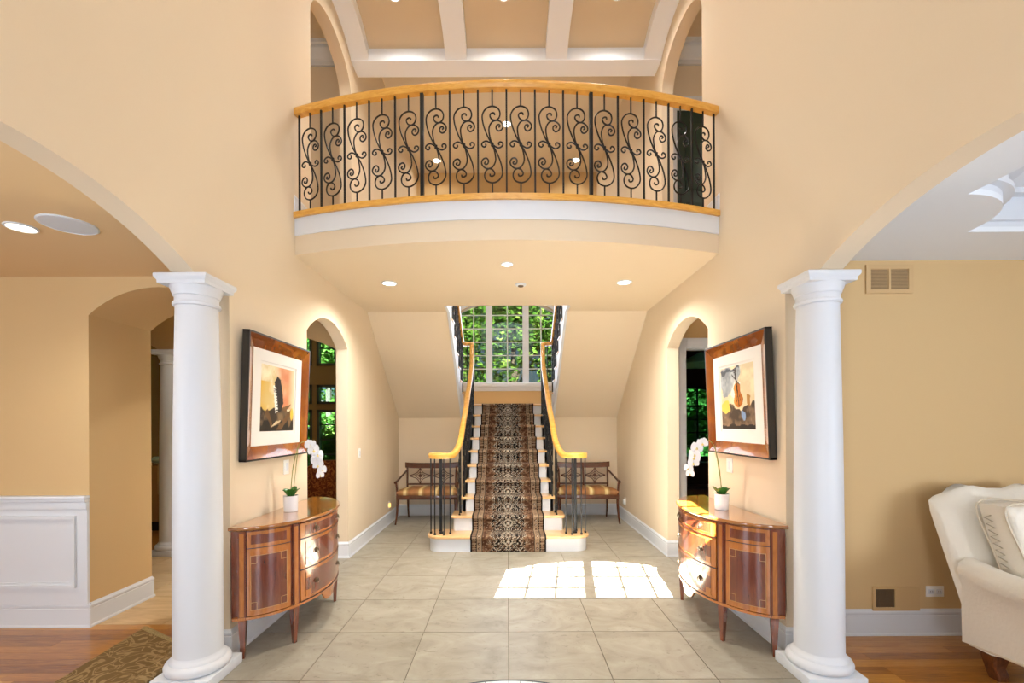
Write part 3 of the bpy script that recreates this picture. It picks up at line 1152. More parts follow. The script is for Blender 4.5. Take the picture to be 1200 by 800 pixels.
# ------------------------------------------------------------------ balcony railing
def scroll_paths():
    s1h = [(10, 190), (-4, 186), (-18, 196), (-12, 212), (6, 210), (22, 190), (22, 168), (4, 158), (-20, 165)]
    big = [(16, 196), (14, 207), (2, 210), (-12, 202), (-14, 186), (0, 166), (24, 160), (44, 176), (52, 205), (42, 235), (16, 251), (-14, 252), (-44, 236), (-64, 205), (-66, 170), (-54, 115), (-28, 50), (0, 0)]
    sec = [(43, 113), (52, 122), (44, 132), (30, 126), (26, 106), (40, 90), (60, 96), (71, 116), (66, 138), (46, 156), (24, 160), (0, 150), (-18, 122), (-22, 90), (-14, 40), (0, 0)]
    thd = [(-46, 4), (-42, -6), (-52, -16), (-66, -10), (-70, 4), (-58, 18), (-40, 23), (-22, 16), (0, 0)]
    out = []
    for h in (big, sec, thd):
        p = [Vector((a * 0.00118, 0, c * 0.00118)) for a, c in h]
        q = [Vector((-v.x, 0, -v.z)) for v in reversed(p[:-1])]
        out.append(catmull(p + q, 4))
    return out


SCR = scroll_paths()


def scroll_mesh(H, mid, rad=0.0062, n=5, sz=1.0):
    b = MB()
    for p in SCR:
        b.tube([(v.x * sz, 0, mid + v.z * sz) for v in p], rad, n)
    top = mid + 0.252 * 0.00118 * 1000 * sz
    bot = mid - 0.252 * 0.00118 * 1000 * sz
    b.tube([(0, 0, top), (0, 0, H)], rad * 1.1, n)
    b.tube([(0, 0, 0), (0, 0, bot)], rad * 1.1, n)
    b.lathe([(0.012, mid - 0.012), (0.012, mid + 0.012)], 8)
    b.lathe([(0.013, 0), (0.013, 0.012), (0.008, 0.02)], 8)
    return b


def plain_mesh(H, h=0.0065):
    b = MB().box(-h, h, -h, h, 0, H)
    b.box(-h * 2, h * 2, -h * 2, h * 2, 0, 0.016)
    return b


RH = 0.835
br = thing('balcony_railing', 'bowed black wrought-iron balcony railing with scrolls and a golden oak handrail', 'railing', (0, 0, 0))
RR = BR - 0.02
half = math.asin((WX - 0.035) / RR)
seq = []
seq += ['p', 's'] * 5 + ['N'] + (['s', 'p'] * 5 + ['s']) + ['N'] + ['s', 'p'] * 5
mesh_s = mesh_p = mesh_n = None
nn = len(seq)
for i, kind in enumerate(seq):
    a = -half + 2 * half * i / (nn - 1)
    x, y = RR * math.sin(a), BC - RR * math.cos(a)
    if kind == 's':
        if mesh_s is None:
            o = scroll_mesh(RH, 0.405).build('scroll_baluster', M['iron'], br)
            mesh_s = o.data
        else:
            o = link('scroll_baluster', mesh_s, br)
    elif kind == 'p':
        if mesh_p is None:
            o = plain_mesh(RH).build('plain_baluster', M['iron'], br, smooth=False)
            mesh_p = o.data
        else:
            o = link('plain_baluster', mesh_p, br)
    else:
        if mesh_n is None:
            o = plain_mesh(RH, 0.0135).build('post', M['iron'], br, smooth=False)
            mesh_n = o.data
        else:
            o = link('post', mesh_n, br)
    o.location = (x, y, ZU)
    o.rotation_euler = (0, 0, a)
RP = [(-0.028, -0.03), (0.028, -0.03), (0.032, -0.018), (0.034, 0.004), (0.036, 0.014), (0.030, 0.028), (0.015, 0.036), (-0.015, 0.036), (-0.030, 0.028), (-0.036, 0.014), (-0.034, 0.004), (-0.032, -0.018)]
half2 = math.asin((WX - 0.003) / RR)
path = [(RR * math.sin(-half2 + 2 * half2 * i / 48), BC - RR * math.cos(-half2 + 2 * half2 * i / 48), ZU + RH + 0.028) for i in range(49)]
MB().sweep(path, RP).build('handrail', M['rail'], br, ang=50)

# ------------------------------------------------------------------ staircase
RZ, TD = 0.183, 0.28
Y1 = 5.315
st = thing('staircase', 'central staircase with white risers, oak treads and black scroll balusters', 'staircase', (0, 0, 0))


def yr(k):
    return Y1 + (k - 1) * TD


# first step: rounded ends
def step_outline(hw, y0, y1, r, n=8):
    pts = [(hw - 0.0, y1)]
    cx, cy = hw - r, y0 + r
    pts = [(-hw, y1)]
    for i in range(n + 1):
        a = PI + (PI / 2) * i / n
        pts.append((-cx + r * math.cos(a), cy + r * math.sin(a)))
    for i in range(n + 1):
        a = 1.5 * PI + (PI / 2) * i / n
        pts.append((cx + r * math.cos(a), cy + r * math.sin(a)))
    pts.append((hw, y1))
    return pts


HW = {1: 0.935, 2: 0.675}
for k in range(1, 11):
    hw = HW.get(k, 0.585)
    z0, z1 = (k - 1) * RZ, k * RZ
    yk = yr(k)
    if k <= 9:
        back = yr(k + 1) + (0.05 if k <= 2 else 0.0)
        if k == 1:
            MB().prism(step_outline(hw, yk, yr(2) + 0.06, 0.15), [], fXY, 0, z1 - 0.03).build('riser', M['white'], st, ang=40)
            MB().prism(step_outline(hw + 0.028, yk - 0.028, yr(2) + 0.09, 0.17), [], fXY, z1 - 0.03, z1).build('tread', M['tread'], st, ang=40, bevel=0.008)
        elif k == 2:
            MB().prism(step_outline(hw, yk, yr(3) + 0.06, 0.04), [], fXY, z0, z1 - 0.03).build('riser', M['white'], st, ang=40)
            MB().prism(step_outline(hw + 0.028, yk - 0.028, yr(3) + 0.08, 0.05), [], fXY, z1 - 0.03, z1).build('tread', M['tread'], st, ang=40, bevel=0.008)
        else:
            MB().box(-hw, hw, yk, yk + 0.02, z0, z1 - 0.03).build('riser', M['white'], st)
            MB().box(-hw - 0.028, hw + 0.028, yk - 0.028, yr(k + 1) + 0.01, z1 - 0.03, z1).build('tread', M['tread'], st, bevel=0.008)
    else:
        MB().box(-hw - 0.15, hw + 0.15, yk, yk + 0.02, z0 - 0.1, z1 - 0.03).build('riser', M['white'], st)
# side stringers (closed down to the floor)
for s in (-1, 1):
    prof = [(yr(3), 0.0), (yr(3), 2 * RZ)]
    for k in range(3, 10):
        prof += [(yr(k), k * RZ - 0.03), (yr(k + 1), k * RZ - 0.03)]
    prof += [(yr(10), 0.0)]
    MB().prism(prof, [], fYZ, s * 0.545, s * 0.583).build('stringer', M['white'], st)
# landing
lz = 10 * RZ
MB().box(-WX + 0.002, WX - 0.002, yr(10) - 0.03, YW - 0.001, lz - 0.03, lz).build('landing_floor', M['tread'], st, bevel=0.008)
MB().box(-WX + 0.002, WX - 0.002, yr(10) + 0.02, YW - 0.001, lz - 0.2, lz - 0.03).build('landing_frame', M['white'], st)
# return flights
RR2, TR2 = (ZU - lz) / 8, 0.265
YQ = 7.70
for s in (-1, 1):
    for k in range(1, 8):
        y = YQ - (k - 1) * TR2
        z = lz + k * RR2
        MB().box(s * 0.735, s * (WX - 0.003), y - TR2 - 0.01, y + 0.028, z - 0.03, z).build('tread', M['tread'], st, bevel=0.008)
        MB().box(s * 0.765, s * (WX - 0.003), y - 0.02, y, z - RR2, z - 0.03).build('riser', M['white'], st)
    MB().box(s * 0.765, s * (WX - 0.003), YQ - 7 * TR2 - 0.005, YQ - 7 * TR2 + 0.005, ZU - RR2, ZU - 0.05).build('riser', M['white'], st)
    # open stringer, white, under the tread ends
    prof = [(5.80, ZS - 0.02), (YB + 0.30, 1.33 + 0.02)]
    prof = [(5.53, 2.926 + 0.0), (5.80, 2.926), (YB + 0.02, 1.575), (YQ + 0.02, lz - 0.03), (YQ, lz), (YQ, lz + RR2 - 0.03)]
    for k in range(1, 8):
        y = YQ - k * TR2
        prof += [(y, lz + k * RR2 - 0.03), (y, lz + (k + 1) * RR2 - 0.03)]
    prof += [(5.53, ZU - 0.05)]
    MB().prism(prof, [], fYZ, s * 0.745, s * 0.765).build('stringer', M['white'], st)
    bd = [(5.54, 2.918), (5.80, 2.918), (YB + 0.01, 1.565), (YB + 0.01, 1.61), (5.80, 2.963), (5.54, 2.963)]
    MB().prism(bd, [], fYZ, s * 0.735, s * 0.768).build('stringer_bead', M['white'], st)

# balusters of the central flight
bs = scroll_mesh(0.86, 0.43, 0.006, 4, 0.92)
bs_me = bp_me = None
for s in (-1, 1):
    for k in range(2, 10):
        for j in range(2):
            y = yr(k) + 0.035 + j * TD / 2
            z = k * RZ
            h = 0.80 + (0.045 if j == 0 else 0.135)
            xx = s * (0.575 if k > 2 else 0.60)
            if (j == 0):
                if bs_me is None:
                    o = bs.build('scroll_baluster', M['iron'], st)
                    bs_me = o.data
                else:
                    o = link('scroll_baluster', bs_me, st)
                o.rotation_euler = (0, 0, PI / 2)
            else:
                if bp_me is None:
                    o = plain_mesh(0.96, 0.0065).build('plain_baluster', M['iron'], st, smooth=False)
                    bp_me = o.data
                else:
                    o = link('plain_baluster', bp_me, st)
            o.location = (xx, y, z)
    # under the volute
    for (a, c, big) in ((0.925, 5.46, 0), (0.865, 5.375, 0), (0.80, 5.455, 1), (0.755, 5.36, 0), (0.69, 5.42, 0), (0.83, 5.55, 0)):
        h = 0.912
        r = 0.0115 if big else 0.0065
        b = MB().box(-r, r, -r, r, 0, h).box(-r * 1.9, r * 1.9, -r * 1.9, r * 1.9, 0, 0.022)
        o = b.build('newel_post' if big else 'plain_baluster', M['iron'], st, smooth=False)
        o.location = (s * a, c, RZ)
    # handrail: volute, slope, gooseneck
    vz = 1.115
    pts = [(0.80, 5.44, vz), (0.775, 5.47, vz), (0.79, 5.515, vz), (0.84, 5.535, vz), (0.895, 5.50, vz), (0.915, 5.44, vz), (0.885, 5.375, vz), (0.81, 5.345, vz), (0.73, 5.37, vz), (0.665, 5.44, vz + 0.008), (0.62, 5.56, vz + 0.065),
           (0.59, 5.72, vz + 0.185), (0.575, 5.9, 1.50), (0.568, 6.2, 1.70), (0.568, 6.6, 1.962), (0.568, 7.0, 2.223), (0.575, 7.35, 2.45), (0.59, 7.58, 2.60), (0.60, 7.70, 2.74), (0.603, 7.76, 2.84), (0.605, 7.82, 2.86)]
    P = catmull([(s * a, c, z) for a, c, z in pts], 6)
    MB().sweep(P, RP).build('handrail', M['rail'], st, ang=50)
    MB().lathe([(0.001, vz - 0.03), (0.05, vz - 0.03), (0.055, vz), (0.045, vz + 0.036), (0.001, vz + 0.04)], 20, (s * 0.825, 5.455, 0)).build('volute_eye', M['rail'], st)
    # landing return rail and return flight rail
    P = [(s * 0.605, 7.82, 2.86), (s * 0.69, 7.83, 2.86), (s * 0.755, 7.80, 2.86), (s * 0.765, 7.72, 2.87), (s * 0.765, 7.6, 2.92), (s * 0.765, 7.2, 3.19), (s * 0.765, 6.6, 3.60), (s * 0.765, 6.0, 4.02), (s * 0.765, 5.80, 4.14)]
    MB().sweep(catmull(P, 5), RP).build('handrail', M['rail'], st, ang=50)
    for (a, c) in ((0.605, 7.82), (0.685, 7.83), (0.765, 7.78)):
        o = MB().box(-0.008, 0.008, -0.008, 0.008, 0, 1.0).build('plain_baluster', M['iron'], st, smooth=False)
        o.location = (s * a, c, lz)
    for k in range(1, 8):
        for j in range(2):
            y = YQ - (k - 1) * TR2 - 0.03 - j * TR2 / 2
            if j == 0:
                o = link('scroll_baluster', bs_me, st)
                o.rotation_euler = (0, 0, PI / 2)
            else:
                o = link('plain_baluster', bp_me, st)
            o.location = (s * 0.765, y, lz + k * RR2)

# stair runner, coloured vertex by vertex
def runner():
    prof = []
    t = 0.010
    prof.append((Y1 - t, 0.002))
    for k in range(1, 11):
        y0, z1 = yr(k), k * RZ
        n0 = y0 - 0.028
        if k < 11:
            prof.append((y0 - t, z1 - 0.045))
            prof.append((n0 - t * 0.6, z1 - 0.034))
            prof.append((n0 - t, z1 - 0.016))
            prof.append((n0 - t * 0.6, z1 + t * 0.6))
            prof.append((n0 + 0.01, z1 + t))
        if k < 10:
            prof.append((yr(k + 1) - t - 0.012, z1 + t))
            prof.append((yr(k + 1) - t, z1 + t + 0.012))
    prof.append((8.3, 10 * RZ + t))
    # resample
    pts = [Vector((p[0], p[1])) for p in prof]
    out = [pts[0]]
    ds = [0.0]
    for i in range(len(pts) - 1):
        L = (pts[i + 1] - pts[i]).length
        m = max(1, int(L / 0.0085))
        for j in range(1, m + 1):
            out.append(pts[i].lerp(pts[i + 1], j / m))
            ds.append(ds[-1] + L / m)
    hw = 0.442
    nx = 110
    vs, fs, us, vv = [], [], [], []
    for i, p in enumerate(out):
        for j in range(nx + 1):
            u = -1 + 2 * j / nx
            vs.append((u * hw, p.x, p.y))
            us.append(u)
            vv.append(ds[i])
    for i in range(len(out) - 1):
        for j in range(nx):
            a = i * (nx + 1) + j
            fs.append((a, a + 1, a + nx + 2, a + nx + 1))
    me = bpy.data.meshes.new('stair_runner')
    me.from_pydata(vs, [], fs)
    u = np.abs(np.array(us))
    v = np.array(vv)
    x = u * hw

    def hsh(a, b):
        q = np.sin(a * 127.1 + b * 311.7) * 43758.5453
        return q - np.floor(q)
    black = np.array(lin((24, 22, 24))[:3])
    cream = np.array(lin((206, 194, 174))[:3])
    tan = np.array(lin((134, 100, 74))[:3])
    brown = np.array(lin((84, 56, 40))[:3])
    beige = np.array(lin((160, 136, 110))[:3])
    col = np.tile(tan, (len(u), 1))
    cell = 0.027
    per = 0.463
    w = np.abs(((v / per) % 1.0) - 0.5) * per
    # mottled brown ground
    n1 = vnoise(x * 40, w * 40, 1.0, 3)
    n2 = vnoise(x * 95, w * 95, 1.0, 5)
    col = mixc(np.tile(brown, (len(u), 1)), tan, (n1 - 0.35) * 2.2)
    col = np.where((n2 > 0.80)[:, None], beige, col)
    # ornate dark field with a serpentine edge
    edge = 0.200 + 0.024 * np.cos(w / 0.058 * PI) + 0.010 * np.cos(w / 0.019 * PI)
    field = x < edge
    a_, b_ = (x + w) / cell, (x - w) / cell
    ci, cj = np.floor(a_ + 0.5), np.floor(b_ + 0.5)
    rr = np.sqrt((a_ - ci) ** 2 + (b_ - cj) ** 2)
    big = hsh(np.abs(ci), np.abs(cj))
    dot = (rr < 0.16 + 0.24 * big) & (big > 0.25)
    heart = (rr < 0.13) & (big > 0.7)
    fc = np.where(dot[:, None], cream * (0.55 + 0.45 * big[:, None]), black)
    fc = np.where(heart[:, None], brown, fc)
    fc = np.where(((n2 > 0.66) & ~dot)[:, None], tan * 0.75, fc)
    ros = np.sqrt((x / 0.055) ** 2 + ((w - 0.115) / 0.05) ** 2)
    fc = np.where(((ros > 0.75) & (ros < 1.0))[:, None], cream * 0.9, fc)
    fc = np.where((ros < 0.35)[:, None], cream, fc)
    col = np.where(field[:, None], fc, col)
    col = np.where(((x > edge) & (x < edge + 0.010))[:, None], beige * 0.9, col)
    # border stripe
    bd_ = (u > 0.70) & (u < 0.84)
    bx, bw = (u - 0.77) / 0.07, (w / 0.055) % 1.0 - 0.5
    dia = (np.abs(bx) * 0.8 + np.abs(bw) * 1.8) < 0.55
    bc = np.where(dia[:, None], brown * 0.9, beige)
    bc = np.where(((np.abs(bx) * 0.8 + np.abs(bw) * 1.8) < 0.2)[:, None], cream, bc)
    col = np.where(bd_[:, None], bc, col)
    for e in (0.69, 0.845):
        col = np.where((np.abs(u - e) < 0.012)[:, None], black, col)
    g2 = (u > 0.85) & (u < 0.95)
    col = np.where((g2 & (np.abs(((w / 0.03) % 1) - 0.5) < 0.2))[:, None], beige, col)
    col = np.where((u > 0.955)[:, None], black, col)
    ca = me.color_attributes.new('print', 'FLOAT_COLOR', 'POINT')
    buf = np.ones((len(u), 4), dtype=np.float32)
    buf[:, :3] = col * 0.84
    ca.data.foreach_set('color', buf.ravel())
    me.materials.append(M['carpet'])
    me.shade_smooth()
    o = link('stair_runner', me)
    md = o.modifiers.new('thick', 'SOLIDIFY')
    md.thickness = 0.008
    md.offset = -1
    tag(o, 'dark brown and black patterned carpet runner down the middle of the stairs', 'carpet')
    return o



# ------------------------------------------------------------------ framed prints
def grid_print(name, w, h, fn, parent, n=90):
    """print on paper: colours from fn(u,v), u right, v up, in the local XZ plane facing -Y"""
    nx, nz = n, int(n * h / w)
    U, V = np.meshgrid(np.linspace(0, 1, nx + 1), np.linspace(0, 1, nz + 1))
    u, v = U.ravel(), V.ravel()
    vs = np.stack([(u - 0.5) * w, np.zeros_like(u), (v - 0.5) * h], 1)
    fs = []
    for i in range(nz):
        for j in range(nx):
            a = i * (nx + 1) + j
            fs.append((a, a + 1, a + nx + 2, a + nx + 1))
    me = bpy.data.meshes.new(name)
    me.from_pydata(vs.tolist(), [], fs)
    ca = me.color_attributes.new('print', 'FLOAT_COLOR', 'POINT')
    buf = np.ones((len(u), 4), dtype=np.float32)
    buf[:, :3] = fn(u, v)
    ca.data.foreach_set('color', buf.ravel())
    me.materials.append(M['art'])
    return link(name, me, parent)


def vnoise(u, v, f, seed=0):
    x, y = u * f + seed * 17.3, v * f + seed * 7.7
    xi, yi = np.floor(x), np.floor(y)
    xf, yf = x - xi, y - yi
    xf, yf = xf * xf * (3 - 2 * xf), yf * yf * (3 - 2 * yf)
    H = lambda a, b: (lambda q: q - np.floor(q))(np.sin(a * 127.1 + b * 311.7 + seed) * 43758.5453)
    return (H(xi, yi) * (1 - xf) + H(xi + 1, yi) * xf) * (1 - yf) + (H(xi, yi + 1) * (1 - xf) + H(xi + 1, yi + 1) * xf) * yf


def L3(*c):
    return np.array(lin(c)[:3])


def mixc(a, b, t):
    t = np.clip(t, 0, 1)[:, None]
    return a * (1 - t) + b * t


def inpoly(u, v, poly):
    r = np.zeros(len(u), bool)
    j = len(poly) - 1
    for i in range(len(poly)):
        (xi, yi), (xj, yj) = poly[i], poly[j]
        c = ((yi > v) != (yj > v)) & (u < (xj - xi) * (v - yi) / ((yj - yi) or 1e-9) + xi)
        r ^= c
        j = i
    return r


runner()


def art_keys(u, v):
    n1, n2, n3 = vnoise(u, v, 5, 1), vnoise(u, v, 12, 2), vnoise(u, v, 26, 3)
    n = 0.5 * n1 + 0.3 * n2 + 0.2 * n3
    c = np.tile(L3(206, 186, 132), (len(u), 1))
    c = mixc(c, L3(236, 222, 190), (n - 0.4) * 3)
    c = mixc(c, L3(212, 168, 52), (0.42 - u) * 3 * (n1 + 0.3) * (v < 0.75))
    c = mixc(c, L3(206, 132, 92), np.clip((u - 0.35) * 4, 0, 1) * (v > 0.35) * (0.4 + 0.7 * n1))
    c = mixc(c, L3(228, 206, 170), np.clip((u - 0.8) * 5, 0, 1))
    ns = (n2 - 0.5) * 0.10
    # dark ruins at the foot
    c = np.where(((v + ns) < 0.34 - 0.06 * np.sin(u * 9))[:, None], mixc(np.tile(L3(58, 48, 38), (len(u), 1)), L3(128, 104, 74), (n - 0.45) * 3), c)
    c = np.where(((v + ns * 2) < 0.12)[:, None], L3(44, 38, 30) * (0.7 + 0.6 * n[:, None]), c)
    for p in ([(0.45, 0.02), (0.62, 0.02), (0.98, 0.34), (0.9, 0.36)], [(0.60, 0.36), (0.90, 0.44), (0.72, 0.30)], [(0.1, 0.3), (0.3, 0.05), (0.36, 0.07), (0.2, 0.34)]):
        c = np.where(inpoly(u + ns * 0.4, v, p)[:, None], L3(112, 82, 50) * (0.7 + 0.7 * n2[:, None]), c)
    c = np.where(inpoly(u, v, [(0.30, 0.06), (0.44, 0.15), (0.62, 0.17), (0.46, 0.10)])[:, None], L3(210, 190, 150), c)
    c = np.where((((u - 0.94) / 0.05) ** 2 + ((v - 0.27) / 0.10) ** 2 < 1)[:, None], L3(222, 182, 70), c)
    # dark curved body with ivory keys
    body = [(0.36, 0.74), (0.46, 0.86), (0.55, 0.80), (0.62, 0.60), (0.66, 0.44), (0.58, 0.30), (0.40, 0.28), (0.42, 0.45), (0.40, 0.60)]
    c = np.where(inpoly(u + ns * 0.3, v + ns * 0.3, body)[:, None], L3(50, 42, 36) * (0.8 + 0.5 * n2[:, None]), c)
    kl = lambda t: (0.34 + 0.06 * t, 0.70 - 0.42 * t)
    strip = [(0.34, 0.71), (0.43, 0.69), (0.50, 0.30), (0.42, 0.28)]
    inside = inpoly(u, v, strip)
    c = np.where(inside[:, None], L3(240, 234, 220), c)
    t = (0.70 - v) / 0.40
    blk = inside & ((t * 9 % 1.0) < 0.34) & (u > 0.385 + 0.075 * t)
    c = np.where(blk[:, None], L3(22, 20, 20), c)
    ln = inside & ((t * 18 % 1.0) < 0.10)
    return np.where(ln[:, None], L3(90, 84, 76), c)


def art_violin(u, v):
    n1, n2, n3 = vnoise(u, v, 5, 4), vnoise(u, v, 12, 5), vnoise(u, v, 26, 6)
    n = 0.5 * n1 + 0.3 * n2 + 0.2 * n3
    ns = (n2 - 0.5) * 0.08
    c = np.tile(L3(214, 196, 158), (len(u), 1))
    c = mixc(c, L3(232, 216, 178), (n - 0.4) * 3)
    grey = inpoly(u + ns, v + ns, [(0.02, 0.98), (0.66, 1.0), (0.58, 0.80), (0.40, 0.62), (0.10, 0.50), (0.0, 0.7)])
    c = np.where(grey[:, None], mixc(np.tile(L3(136, 142, 146), (len(u), 1)), L3(196, 200, 200), (n - 0.35) * 2.6), c)
    c = np.where(inpoly(u, v + ns, [(0.0, 0.93), (0.6, 1.0), (0.6, 0.95), (0.05, 0.88)])[:, None], L3(80, 86, 92), c)
    c = np.where(inpoly(u, v, [(0.30, 0.55), (0.46, 0.78), (0.62, 0.72), (0.52, 0.42)])[:, None], L3(238, 232, 216), c)
    c = np.where(((v + ns) < 0.36 + 0.05 * np.sin(u * 8))[:, None], mixc(np.tile(L3(72, 60, 48), (len(u), 1)), L3(148, 122, 96), (n - 0.4) * 3), c)
    c = np.where((((u - 0.14) / 0.13) ** 2 + ((v - 0.36) / 0.09) ** 2 < 0.7 + n2)[:, None], L3(226, 190, 84), c)
    c = np.where((((u - 0.68 + ns) / 0.055) ** 2 + ((v - 0.20) / 0.085) ** 2 < 0.3 + 1.2 * n2)[:, None], L3(128, 152, 186), c)
    c = np.where(((v + ns) < 0.07)[:, None], L3(52, 44, 38), c)
    # violin: body of two bouts and a waist, leaning to the right
    ca, sa_ = math.cos(-0.17), math.sin(-0.17)
    du, dv = u - 0.53, v - 0.53
    p, q = du * ca - dv * sa_, du * sa_ + dv * ca
    wd = np.interp(q, (-0.20, -0.16, -0.09, -0.02, 0.03, 0.08, 0.14, 0.19, 0.205), (0.0, 0.10, 0.145, 0.118, 0.088, 0.092, 0.105, 0.06, 0.0))
    bodyv = np.abs(p) < wd
    c = np.where(bodyv[:, None], mixc(np.tile(L3(168, 92, 28), (len(u), 1)), L3(214, 142, 56), (n1 - 0.3) * 2), c)
    neck = (np.abs(p + 0.0) < 0.018) & (q > 0.05) & (q < 0.40)
    c = np.where(neck[:, None], L3(40, 32, 26), c)
    c = np.where(((np.abs(p) < 0.05) & (np.abs((q - 0.40) % 0.03) < 0.012) & (q > 0.36) & (q < 0.46))[:, None], L3(44, 34, 28), c)
    c = np.where(((np.abs(p) < 0.012) & (q < 0.05) & (q > -0.17))[:, None], L3(60, 38, 20), c)
    c = np.where(((np.abs(np.abs(p) - 0.05) < 0.008) & (np.abs(q + 0.05) < 0.05))[:, None], L3(70, 40, 18), c)
    c = np.where(((np.abs(u + ns * 0.5 - 0.83) < 0.055) & (np.abs(v + ns - 0.45) < 0.075))[:, None], L3(170, 124, 62), c)
    bow = np.abs(v - (0.84 - 0.75 * (u - 0.40))) < 0.012
    c = np.where((bow & (u > 0.36) & (u < 0.62) & (v > 0.7))[:, None], L3(44, 36, 30), c)
    return c


def framed(s, label, fn):
    """picture hung on the side wall, top tipped a little forward"""
    W_, H_ = 0.925, 0.885
    root = thing('framed_print', label, 'picture', (s * (WX - 0.001), 3.482, 1.248), PI / 2 if s < 0 else -PI / 2, 'framed prints above the consoles')
    # local: x along wall, -y towards the room, z up. tip about the bottom edge
    root.rotation_euler = (0.035, 0, PI / 2 if s < 0 else -PI / 2)
    hw = W_ / 2
    bw = 0.105
    # outer black case
    b = MB()
    for (x0, x1, z0, z1) in ((-hw, hw, 0, 0.012), (-hw, hw, H_ - 0.012, H_), (-hw, -hw + 0.012, 0, H_), (hw - 0.012, hw, 0, H_)):
        b.box(x0, x1, -0.050, -0.002, z0, z1)
    b.box(-hw + 0.01, hw - 0.01, -0.012, -0.004, 0.01, H_ - 0.01)
    b.build('frame_edge', M['frame_black'], root)
    # dished copper moulding, four mitred lengths
    o_, i_ = (hw - 0.012, 0.012), (hw - bw, bw)
    O = [(-o_[0], o_[1]), (o_[0], o_[1]), (o_[0], H_ - o_[1]), (-o_[0], H_ - o_[1])]
    I = [(-i_[0], i_[1]), (i_[0], i_[1]), (i_[0], H_ - i_[1]), (-i_[0], H_ - i_[1])]
    for k in range(4):
        a, c2 = O[k], O[(k + 1) % 4]
        d, e = I[k], I[(k + 1) % 4]
        rs = []
        for t in (0, 0.2, 0.4, 0.6, 0.8, 1.0):
            y = -0.050 + 0.028 * (t ** 0.8)
            rs.append([(a[0] + (d[0] - a[0]) * t, y, a[1] + (d[1] - a[1]) * t), (c2[0] + (e[0] - c2[0]) * t, y, c2[1] + (e[1] - c2[1]) * t)])
        MB().rings(rs, close=False).build('moulding', M['copper'], root, ang=50)
    # mat with a bevelled window
    pw, ph = 0.50, 0.485
    pz = 0.20 + ph / 2
    ow, oz0, oz1 = hw - bw + 0.006, bw - 0.006, H_ - bw + 0.006
    out = [(-ow, oz0), (ow, oz0), (ow, oz1), (-ow, oz1)]
    hole = [(-pw / 2 - 0.02, pz - ph / 2 - 0.02), (pw / 2 + 0.02, pz - ph / 2 - 0.02), (pw / 2 + 0.02, pz + ph / 2 + 0.02), (-pw / 2 - 0.02, pz + ph / 2 + 0.02)]
    MB().prism(out, [hole], lambda x, z, d: (x, d, z), -0.024, -0.020).build('mat', M['matboard'], root)
    MB().box(-ow, ow, -0.019, -0.014, oz0, oz1).build('paper', M['matboard'], root)
    g = grid_print('print', pw, ph, fn, root)
    g.location = (0, -0.0195, pz)
    return root


framed(-1, 'framed abstract print of piano keys, hung on the left wall above the console table', art_keys)
framed(1, 'framed abstract print of an orange violin, hung on the right wall above the console table', art_violin)

